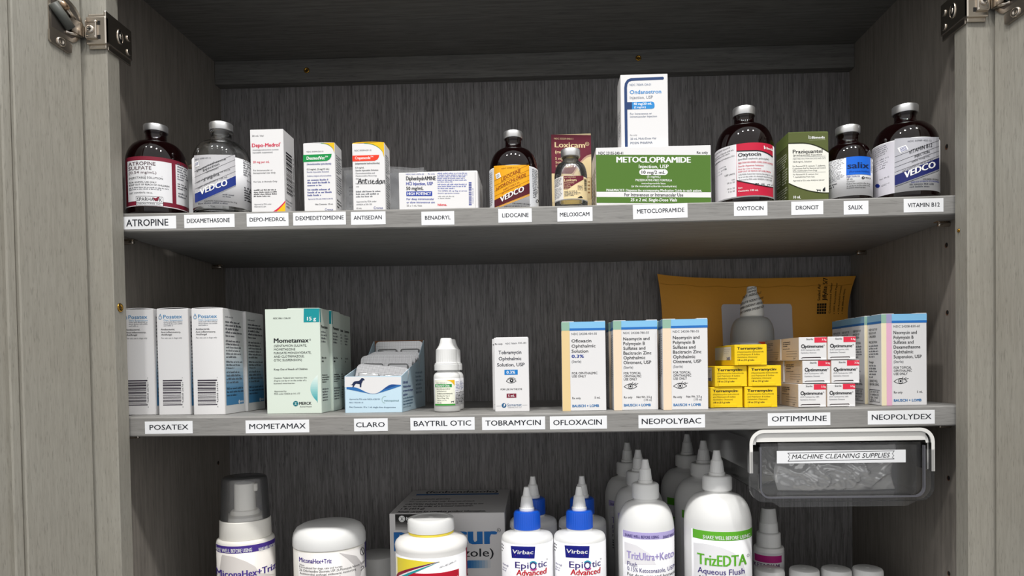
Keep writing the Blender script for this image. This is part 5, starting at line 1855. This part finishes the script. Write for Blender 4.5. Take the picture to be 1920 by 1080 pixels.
A.rect(1484, 1496, 850, 1100, DPUR, 1, 2)
b.build('label', root)
# jar behind
root = bottle_root('round_jar', 'round white jar lid in deep shade between the canister and the large carton', -208, 158, 'jar')
b = Msh(); b.lathe([(.001, .5), (22, 0), (23, 1), (23, 46), (.001, 46)], HDPE, 40)
b.build('body', root)
b = Msh(); b.lathe([(24, 46.2), (24.2, 66), (23, 69), (20, 70.6), (.001, 70.8)], HDPE, 44)
smooth_angle(b.build('lid', root))

# large carton at the back
NAVB = ink('#1c69b0')
c = Carton('large silver white carton with big blue lettering, behind the white pill bottle', 124.7, 139, 130.0, -117.0, 96, Z3, m=mat('silver_card', '#d5d3d3', rough=.35))
A = c.art('front', 170, 418, 1400)
n = 10
for i in range(n):
    g = int(28 + (198 - 28) * max(0, (i - 3) / (n - 3)))
    A.rect(232, 546, 424 + 170 * i / n, 424 + 170 * (i + 1) / n, ink('#%02x%02x%02x' % (g, g - 2 if g > 2 else g, g - 3 if g > 3 else g)), 0)
hourglass(A, 304, 474, 32, WH, ink('#1c1a19'))
A.t('MERCK', 352, 520, 490, 456, WH, .02, 2); A.t('Animal Health', 358, 500, 528, 512, WH, 0, 2)
A.t('panacur', 228, 1306, 752, 548, NAVB, .05, 2)
A.ring(1336, 606, 18, 20, 4, K, 1); A.t('R', 1328, 1344, 615, 598, K, .01, 1)
A.t('(fenbendazole)', 300, 1276, 886, 800, K, .012, 1)
A.rect(228, 1000, 930, 1015, NAVB, 0)
for i in range(8):
    t = (i + .5) / 8
    A.rect(1000 + 30 * i, 1031 + 30 * i, 926, 1010, ink('#%02x%02x%02x' % tuple(int((28, 105, 176)[q] + ((213, 211, 211)[q] - (28, 105, 176)[q]) * t) for q in range(3))), 0)
A.t('Granules 22.2% (222 mg/g)', 240, 1000, 1100, 1050, K, .01, 1)
A = c.art('top', 0, 0, 124.7)
TG = ink('#3e3d3f')
def topt(s_, x0, x1, y, h_, m_, bold=.02):
    # on the lid, y counts from the front edge
    A.t(s_, x0, x1, 139 - y, 139 - y - h_, m_, bold, 1)
topt('Retain carton for complete product information.', 8, 104, 5, 8, TG, .04)
topt('1 lb (454 g)', 8, 34, 20, 8, TG, .03)
topt('by or on the order of a licensed veterinarian.', 8, 88, 34, 7, TG)
topt('CAUTION: Federal law restricts this drug to use', 8, 98, 46, 7, TG)
topt('For oral use in dogs only. Keep out of reach', 10, 86, 62, 6, TG, .01)
topt('Fenbendazole granules', 10, 56, 76, 6, TG, .01)
A.rect(10, 112, 139 - 112, 139 - 104, NAVB, 0)
topt('(fenbendazole)', 20, 110, 118, 14, TG, .02)
c.flap(-62, 62, .4, y0=-69, y1=69) if False else None
c.done()

# white pill bottle with yellow swoosh
x, yc, R = -127.2, 52.0, 36.3
root = bottle_root('pill_bottle', 'wide white pill bottle with a ribbed cap and yellow swoosh, before the large carton', x, yc)
CREAM = mat('cream_plastic', '#efedea', rough=.3)
b = Msh(); b.lathe([(.001, .5), (R - 3, 0), (R - .5, 1.5), (R - .5, 105), (R, 107.6), (R + .3, 110), (R - .6, 113.2), (R - 3.4, 115.8), (R - 9, 118), (22.6, 119.6), (22, 121), (.001, 121)], CREAM, 64)
smooth_angle(b.build('body', root), 50)
b = Msh(); b.lathe([(22.4, 119.9), (22.8, 120.6), (22.8, 122.2), (22.2, 122.6)], ink('#e8d24a'), 48)
b.build('neck_band', root)
b = Msh()
b.lathe([(23.2, 122.8), (23.5, 123.4), (23.5, 133.5), (22.6, 135.2)], HDPE, ribs=56, ribd=.4, z0=123.6, z1=133)
b.lathe([(22.6, 135.1), (20.5, 136), (18.5, 136.1), (18, 135.6), (3, 135.8), (1.8, 136.4), (.001, 136.5)], HDPE, 56)
smooth_angle(b.build('cap', root), 30)
phi = vphi(x, yc)
b = Msh(); cyl_patch(b, R - .5, 8, 103, phi - 1.5, phi + 1.55, PRINTW)
A = CylArt(b, R - .5, 100.5, phi, 622, 375, 875 + 55, -.2, .2, 1.06)
xs = [258 + (700 - 258) * i / 24 for i in range(25)]
yel = lambda q: 890 + 55 * ((q - 258) / 442) ** .8
redl = lambda q: 1100 - 165 * ((q - 258) / 442) ** .55
A.band(xs, yel, redl, ink('#ecd93f'), 0)
A.band(xs, lambda q: redl(q) - 2 + 0 * q, lambda q: redl(q) + 38 * (1 - (q - 258) / 460), ink('#8f1d3a'), 1)
A.band(xs, lambda q: redl(q) + 38 * (1 - (q - 258) / 460), lambda q: redl(q) + 60 * (1 - (q - 258) / 450), WH, 1)
A.band(xs, lambda q: redl(q) + 58 * (1 - (q - 258) / 450), lambda q: redl(q) + 95 * (1 - (q - 258) / 450), ink('#1f9aa0'), 2)
A.band([q for q in xs if q > 440], lambda q: redl(q) - 1, lambda q: redl(q) + 10 * (1 - (q - 258) / 460), NAVY, 2)
A.t('100 x 821009-11', 694, 868, 1000, 982, K, 0, 1, .2, slope=.22)
A.rect(380, 896, 1060, 1300, ink('#c0152f'), 1, 16)
A.t('D', 812, 862, 1190, 1112, WH, .03, 2); A.ring(880, 1112, 6, 7, 3, WH, 2)
A.rect(980, 998, 880, 1200, ink('#8f1d3a'), 0, 2)
b.build('label', root)

# twist-nozzle bottles
def nozzle(b_tip, zb, zt, r0, r1, rt_, m, ribs=24):
    """tapered twist nozzle: base ring, ribbed skirt, smooth tip"""
    h = zt - zb
    b_tip.lathe([(r0, zb), (r0, zb + h * .11), (r0 - .7, zb + h * .13)], m, 32)
    b_tip.lathe([(r0 - .8, zb + h * .125), (r1, zb + h * .58)], m, ribs=ribs, ribd=.4, z0=zb + h * .13, z1=zb + h * .6)
    b_tip.lathe([(r1, zb + h * .575), (r1 * .9, zb + h * .61), (rt_ * 1.25, zb + h * .64), (rt_ * .85, zb + h * .985), (rt_ * .7, zt), (.001, zt)], m, 32)
EBLUE = ink('#151a80')
def epi(label, x, yc, group):
    R = 25.8
    root = bottle_root('ear_cleaner_bottle', label, x, yc, group=group)
    b = Msh(); b.lathe([(.001, .5), (R - 2, 0), (R, 2), (R, rel(-130)), (R - .4, rel(-127.4)), (R - 1.8, rel(-125.4)), (R - 4.5, rel(-124.2)), (13.4, rel(-122.6)), (12.6, rel(-122)), (12.6, rel(-118)), (.001, rel(-118))], HDPE, 56)
    smooth_angle(b.build('body', root), 50)
    b = Msh()
    b.lathe([(12.9, rel(-119.8)), (13.4, rel(-119.2)), (13.2, rel(-104.6)), (12.4, rel(-102.8))], BLUECAP, ribs=40, ribd=.5, z0=rel(-119), z1=rel(-104))
    b.lathe([(12.4, rel(-102.9)), (11, rel(-102)), (.001, rel(-102))], BLUECAP, 40)
    smooth_angle(b.build('screw_cap', root, 'ribbed blue screw cap'), 30)
    b = Msh(); nozzle(b, rel(-101.9), rel(-78.6), 7.5, 5.2, 3.2, HDPE)
    smooth_angle(b.build('nozzle', root), 30)
    phi = vphi(x, yc)
    b = Msh(); cyl_patch(b, R, 10, rel(-130.4), phi - 1.9, phi + 1.9, PRINTW)
    A = CylArt(b, R, rel(-125.2), phi, 353, 250, 730, -.2, .2, 1.04)
    A.poly([(196, 791), (426, 797), (424, 915), (200, 908)], EBLUE, 0)
    A.t('Virbac', 214, 406, 870, 832, WH, .015, 1, .1)
    A.stroke([(238, 882), (372, 886)], 4, ink('#d33a4c'), 1)
    A.t('Epi', 236, 360, 1010, 948, DPUR, .01, 1); A.t('tic', 446, 530, 1000, 938, DPUR, .01, 1)
    A.ring(402, 985, 26, 32, 12, DPUR, 1)
    A.stroke([(402 + 36 * math.cos(t), 982 - 40 * math.sin(t)) for t in [.4 + .3 * q for q in range(8)]], 12, ink('#3aa6c0'), 2)
    A.stroke([(404 + 36 * math.cos(t), 988 - 40 * math.sin(t)) for t in [3.9 + .3 * q for q in range(7)]], 12, ink('#d85a9a'), 2)
    A.ring(534, 928, 5, 6, 2, K, 1)
    A.t('Advanced', 246, 528, 1080, 1024, ink('#c7202f'), .03, 1, .1)
    A.greek(250, 520, 1110, 1250, 6, GR)
    A.t('thorough', 116, 172, 992, 972, DPUR, 0, 1); A.t('due to', 116, 154, 1022, 1004, DPUR, 0, 1); A.t('pet ear', 114, 150, 1044, 1028, DPUR, 0, 1)
    A.greek(108, 122, 770, 860, 3, K)
    b.build('label', root)
    return root
G6 = 'white bottles with blue screw caps'
p = epi('left front white bottle with a ribbed blue cap and dark blue emblem box', -29.5, 45, G6)
copy_thing(p, (22.8, 45, Z3), 'right front white bottle with a ribbed blue cap and dark blue emblem box')
copy_thing(p, (-24.0, 111, Z3), 'blue capped white bottle in shade behind the left front blue capped bottle')
copy_thing(p, (29.5, 109, Z3), 'blue capped white bottle in shade behind the right front blue capped bottle')

def flush(label, x, yc, R, ztip, zcone, zcapb, rcap, zsh, kind, group):
    root = bottle_root('flush_bottle', label, x, yc, group=group)
    b = Msh()
    zn = rel(zcapb) - 3
    b.lathe([(.001, .5), (R - 3, 0), (R, 3)] + [(r_, z_) for r_, z_ in dome(R, 14.0, rel(zsh), zn)][:-1] + [(12.6, zn + .6), (11.6, zn + 2), (11.6, zn + 4), (.001, zn + 4)], HDPE, 60)
    smooth_angle(b.build('body', root), 50)
    b = Msh()
    b.lathe([(rcap - .3, rel(zcapb)), (rcap, rel(zcapb) + .8), (rcap - .1, rel(zcone) - 2), (rcap - 1, rel(zcone) - .6)], HDPE, ribs=44, ribd=.45, z0=rel(zcapb) + 1, z1=rel(zcone) - 1.5)
    b.lathe([(rcap - 1, rel(zcone) - .7), (rcap - 2, rel(zcone)), (.001, rel(zcone))], HDPE, 44)
    smooth_angle(b.build('screw_cap', root), 30)
    b = Msh(); nozzle(b, rel(zcone) + .05, rel(ztip), 8.0 if kind else 7.4, 5.6, 3.7, HDPE)
    smooth_angle(b.build('nozzle', root), 30)
    phi = vphi(x, yc)
    b = Msh()
    if kind:
        cyl_patch(b, R, 8, rel(-118), phi - .85, phi + 1.9, PRINTW)
        A = CylArt(b, R, rel(-118), phi, 871, 237, 757, -.19, .2, 1.05)
        A.rect(703, 1108, 757, 822, GREEN, 0, 18)
        A.t('SHAKE WELL BEFORE USING', 774, 1090, 815, 788, WH, .015, 2)
        A.poly([(708, 840), (800, 845), (900, 870), (980, 910), (1040, 980), (1060, 1090), (708, 1090)], ink('#ededf0'), 0)
        A.t('TrizEDTA', 735, 1062, 1008, 928, GREEN, .03, 2)
        A.ring(1074, 935, 7, 10, 2.5, GR, 2)
        A.t('Aqueous Flush', 736, 1048, 1072, 1030, DPUR, .01, 2)
        A.t('Alkalinizing flush', 738, 1000, 1112, 1090, K, 0, 2); A.greek(738, 1050, 1130, 1230, 4, GR, lay=2)
    else:
        cyl_patch(b, R, 8, rel(-121.6), phi - .95, phi + 1.9, PRINTW)
        A = CylArt(b, R, rel(-121.6), phi, 353, 200, 768, -.18, .2, 1.04)
        A.rect(193, 553, 768, 818, LILAC, 0, 16)
        A.t('SHAKE WELL BEFORE USING', 208, 440, 808, 788, DPUR, .015, 2); A.t('SHAKE WELL', 468, 550, 806, 786, DPUR, .015, 2)
        A.poly([(204, 838), (290, 860), (380, 920), (420, 1000), (204, 1000)], ink('#edebef'), 0)
        A.t('TrizUltra+Keto', 220, 544, 968, 915, ink('#a396cf'), .02, 2)
        A.t('Flush', 222, 290, 1014, 982, DPUR, 0, 2); A.t('0.15% Ketoconazole, USP', 222, 548, 1058, 1028, DPUR, 0, 2)
        A.t('For dogs, cats and horses', 222, 548, 1096, 1072, K, 0, 2); A.greek(222, 540, 1110, 1200, 4, GR, lay=2)
    b.build('label', root)
    return root
G7, G8 = 'white flush bottles with lilac bands', 'white flush bottles with green bands'
p = flush('front white nozzle bottle with a lilac label band', 90.3, 55, 27.9, -53.6, -77.4, -92.4, 13.5, -122, 0, G7)
copy_thing(p, (94.4, 133, Z3), 'middle white nozzle bottle behind the front lilac banded one')
copy_thing(p, (91.5, 206, Z3), 'rearmost white nozzle bottle behind the lilac banded ones')
p = flush('front white nozzle bottle with a bright green label band, beside the clear drawer', 159.6, 45, 32.4, -44.1, -69, -83, 14.4, -113.5, 1, G8)
copy_thing(p, (167.0, 131.5, Z3), 'middle white nozzle bottle behind the front green banded one')
copy_thing(p, (164.4, 204, Z3), 'rearmost white nozzle bottle behind the green banded ones')

# small bottle with magenta band
x, yc = 234.5, 120.0
root = bottle_root('small_bottle', 'small white bottle with a magenta band in shade under the clear drawer', x, yc)
b = Msh(); b.lathe([(.001, .5), (14, 0), (16, 1), (16.1, rel(-162)), (15.4, rel(-160)), (13, rel(-159.4)), (.001, rel(-159.4))], HDPE, 44)
smooth_angle(b.build('body', root), 50)
b = Msh(); b.lathe([(12.7, rel(-159.3)), (12.9, rel(-158)), (12.5, rel(-145.4)), (11.5, rel(-144.4)), (10.2, rel(-144.3))], HDPE, ribs=36, ribd=.3, z0=rel(-158), z1=rel(-146))
smooth_angle(b.build('collar', root), 30)
b = Msh(); b.lathe([(10.2, rel(-144.2)), (9.6, rel(-134)), (9.2, rel(-133.6)), (7.6, rel(-119)), (7, rel(-118.2)), (.001, rel(-118))], HDPE, 40)
smooth_angle(b.build('cap', root), 40)
phi = vphi(x, yc)
b = Msh(); cyl_patch(b, 16.1, 8, rel(-164.5), phi - 1.7, phi + 1.5, PRINTW)
A = CylArt(b, 16.1, rel(-166.8), phi, 365, 100, 950, -.2, .2, 1.02)
A.rect(275, 446, 952, 1000, ink('#b3257c'), 0, 10)
A.t('KETACALM', 272, 430, 1036, 1006, ink('#6d4a72'), .02, 2)
A.greek(280, 440, 1050, 1120, 4, GR, lay=2)
b.build('label', root)

# four small capped bottles, only their caps in view
p = None
for k, (x, lb) in enumerate(((222.2, 'leftmost of the four low white bottle caps, before the magenta banded bottle'), (257.9, 'second from the left of the four low white bottle caps'), (290.8, 'third from the left of the four low white bottle caps'), (323.2, 'rightmost of the four low white bottle caps'))):
    if p is None:
        p = bottle_root('capped_bottle', lb, x, 80, group='low white capped bottles')
        b = Msh(); b.lathe([(.001, .4), (14, 0), (15.6, 1.2), (15.6, 46), (14.4, 50), (12.6, 53), (12.2, 56), (.001, 56)], HDPE, 40)
        b.build('body', p)
        b = Msh(); b.lathe([(15, 56.2), (15.2, 57), (14.8, 69.4), (14, 71.1)], HDPE, ribs=44, ribd=.3, z0=57, z1=69)
        b.lathe([(14, 71), (12.6, 71.8), (2, 71.9), (1.4, 72.3), (.001, 72.3)], HDPE, 40)
        smooth_angle(b.build('cap', p), 30)
    else:
        copy_thing(p, (x, 80, Z3), lb)

# under-shelf drawer in its hanging housing
CLR = film('clear_plastic', (.8, .8, .82, 1), .985, .42, .05)
FRO = film('frosted_plastic', (.95, .94, .91, 1), .12, .5, .2)
DX0, DX1, DZT = 177.6, 345.6, -19.9
DXM = (DX0 + DX1) / 2
zc_ = sag(DXM)
root = thing('hanging_drawer', 'clear plastic drawer in a frosted housing hung under the middle shelf, tagged MACHINE CLEANING SUPPLIES', 'drawer', (DXM, 90, -92))
OFF = (DXM, 90, -92)
b = Msh()
# inverted U section with rounded shoulders, swept backwards
def ushape(x0, x1, zt, zb, r, n=8):
    pts = [(x0, zb)]
    for i in range(n + 1):
        a = PI - PI / 2 * i / n
        pts.append((x0 + r + r * math.cos(a), zt - r + r * math.sin(a)))
    for i in range(n + 1):
        a = PI / 2 - PI / 2 * i / n
        pts.append((x1 - r + r * math.cos(a), zt - r + r * math.sin(a)))
    pts.append((x1, zb))
    return pts
def sweep(b, po, pi, y0, y1, m):
    n = len(po)
    vs = [(x, y0, z) for x, z in po] + [(x, y0, z) for x, z in pi] + [(x, y1, z) for x, z in po] + [(x, y1, z) for x, z in pi]
    fs = []
    for i in range(n - 1):
        fs.append([i, i + 1, n + i + 1, n + i])
        fs.append([2 * n + i, 3 * n + i, 3 * n + i + 1, 2 * n + i + 1])
        fs.append([i, 2 * n + i, 2 * n + i + 1, i + 1])
        fs.append([n + i, n + i + 1, 3 * n + i + 1, 3 * n + i])
    fs.append([0, n, 3 * n, 2 * n]); fs.append([n - 1, 3 * n - 1, 4 * n - 1, 2 * n - 1])
    b.add(vs, fs, m)
sweep(b, ushape(DX0 + 2, DX1 - 2, DZT - .6, -59, 11), ushape(DX0 + 3.6, DX1 - 3.6, DZT - 2.2, -59, 9.6), 3, 192, FRO)
sweep(b, ushape(DX0, DX1, DZT, -60, 13), ushape(DX0 + 3, DX1 - 3, DZT - 3, -60, 10.5), -3, 4, FRO)
sweep(b, ushape(DX0 + 4, DX1 - 4, DZT - 4, -34, 9), ushape(DX0 + 6.4, DX1 - 6.4, DZT - 7.6, -34, 7), 0, 6, FRO)
b.box(DX0 + 7, DX1 - 7, -.6, 1.4, -31.5, -23.2, FRO)
hs = b.build('housing', root, 'frosted white housing', OFF)
# drawer tray: walls with rounded lower corners, closed front
b = Msh()
def tray(x0, x1, zt, zb, r, n=8):
    pts = [(x0, zt)]
    for i in range(n + 1):
        a = PI + PI / 2 * i / n
        pts.append((x0 + r + r * math.cos(a), zb + r + r * math.sin(a)))
    for i in range(n + 1):
        a = -PI / 2 + PI / 2 * i / n
        pts.append((x1 - r + r * math.cos(a), zb + r + r * math.sin(a)))
    pts.append((x1, zt))
    return pts
TX0, TX1 = DX0 + 4.2, DX1 - 4.2
po, pi_ = tray(TX0 + 8, TX1 - 8, -36, -84, 9), tray(TX0 + 9.6, TX1 - 9.6, -36, -82.4, 7.6)
sweep(b, po, pi_, 5.5, 186, CLR)
b.extrude(po, lambda u, v, q: (u, q, v), 3.8, 5.5, CLR)
b.extrude(po, lambda u, v, q: (u, q, v), 186, 187.6, CLR)
b.build('drawer_tray', root, None, OFF)
b = Msh()
# front fascia: a rounded rim with side lugs and a finger lip below
rim_o, rim_i = tray(DX0 + .6, DX1 - .6, -40, -87, 13), tray(DX0 + 9, DX1 - 9, -40, -83.5, 9)
sweep(b, rim_o, rim_i, -3.2, 2.5, CLR)
sweep(b, tray(DX0 + 9, DX1 - 9, -36, -83.4, 9), tray(DX0 + 10.4, DX1 - 10.4, -36, -82, 8), -4.2, -1.2, mat('grey_edge', '#5c5c62', rough=.15))
b.extrude([(DX0 + 20, -87), (DX0 + 27, -91.5), (DX1 - 26, -91.5), (DX1 - 17, -87)], lambda u, v, q: (u, q, v), -3.8, -1.2, CLR)
b.extrude(tray(DX0 + 10.6, DX1 - 10.6, -33, -82, 8), lambda u, v, q: (u, q, v), .6, 1.9, CLR)
b.build('drawer_front', root, None, OFF)
b = Msh()
def fnt(u, v, q):
    return (203.5 + u, .5 - q, -51.6 + v)
b.extrude([(0, 0), (117.6, -.5), (117.6, 11.3), (0, 11.6)], fnt, .0, .18, PAPER)
A = Art(b, fnt, 425, 236, (1300 - 425) / 117.6, 11.6, base=.25)
A.t('MACHINE CLEANING SUPPLIES', 526, 1194, 293, 262, K, .0, 1, .25, slope=.005)
A.stroke([(498, 252), (1224, 245)], 3, K, 1); A.stroke([(500, 308), (1222, 301)], 3, K, 1)
for sx, q in ((1, 500), (-1, 1222)):
    A.stroke([(q, 252 if sx > 0 else 245), (q + 14 * sx, 266), (q + 2 * sx, 278), (q + 14 * sx, 290), (q, 308 if sx > 0 else 301)], 3, K, 1)
b.build('name_tag', root, 'white paper tag lettered MACHINE CLEANING SUPPLIES', OFF)
# bags of supplies inside the drawer
def bag(label, x0, x1, y0, y1, z0, z1, tint, seed, clear):
    r_ = thing('plastic_bag', label, 'bag', ((x0 + x1) / 2, (y0 + y1) / 2, z0))
    rr = random.Random(seed)
    p6 = [rr.uniform(0, 6.28) for _ in range(12)]
    def srf(u, v, s):
        u0 = u
        e = math.sin(PI * min(1, max(0, u))) ** .5 * math.sin(PI * min(1, v * .92 + .04)) ** .6
        q = Vector(((x1 - x0) * u * .038 + seed * 7.1, s * 3.0, (z1 - z0) * v * .05 + .4 * u))
        wr = 0
        for k in range(3):
            wr += (1 - min(1, abs(noise.noise(q * (1.7 ** k)) * 3.0))) ** 2 * 6.5 / (k + 1)
        wr += 1.2
        xx = x0 + (x1 - x0) * (u + .02 * math.sin(6 * v + p6[5]))
        yy = (y0 + y1) / 2 + s * (y1 - y0) / 2 * e + s * (wr - 2.6) * .9 * e
        zz = z0 + .5 + (z1 - z0) * v * (1 - .10 * u * math.sin(3 * u + p6[6]))
        return ((xx - (x0 + x1) / 2), yy - (y0 + y1) / 2, zz - z0)
    F = film('bag_film_%d' % seed, tint, clear, 1.4, .13, .24)
    k = Msh()
    for s in (-1, 1):
        vs, fs = sheetgrid(lambda u, v: srf(u, v, s), 84, 44)
        k.add(vs, fs, F, True)
    k.build('bag_film', r_)
    k = Msh(); k.box(-(x1 - x0) * .36, (x1 - x0) * .36, -4, 6, 2.5, (z1 - z0) * .34, mat('packed_cloth_%d' % seed, '#c9c2b2' if seed != 5 else '#d8cf96', rough=.8), bev=3, seg=3, smooth=True)
    k.build('contents', r_)
    return r_
bag('crinkled clear bag lying across the front of the hanging drawer', 212, 324, 12, 44, -81.8, -36, (.97, .97, .97, 1), 4, .36)
bag('smaller cloudy bag with yellowish contents at the left of the hanging drawer', 197, 238, 52, 88, -81.8, -44, (.85, .84, .78, 1), 5, .5)
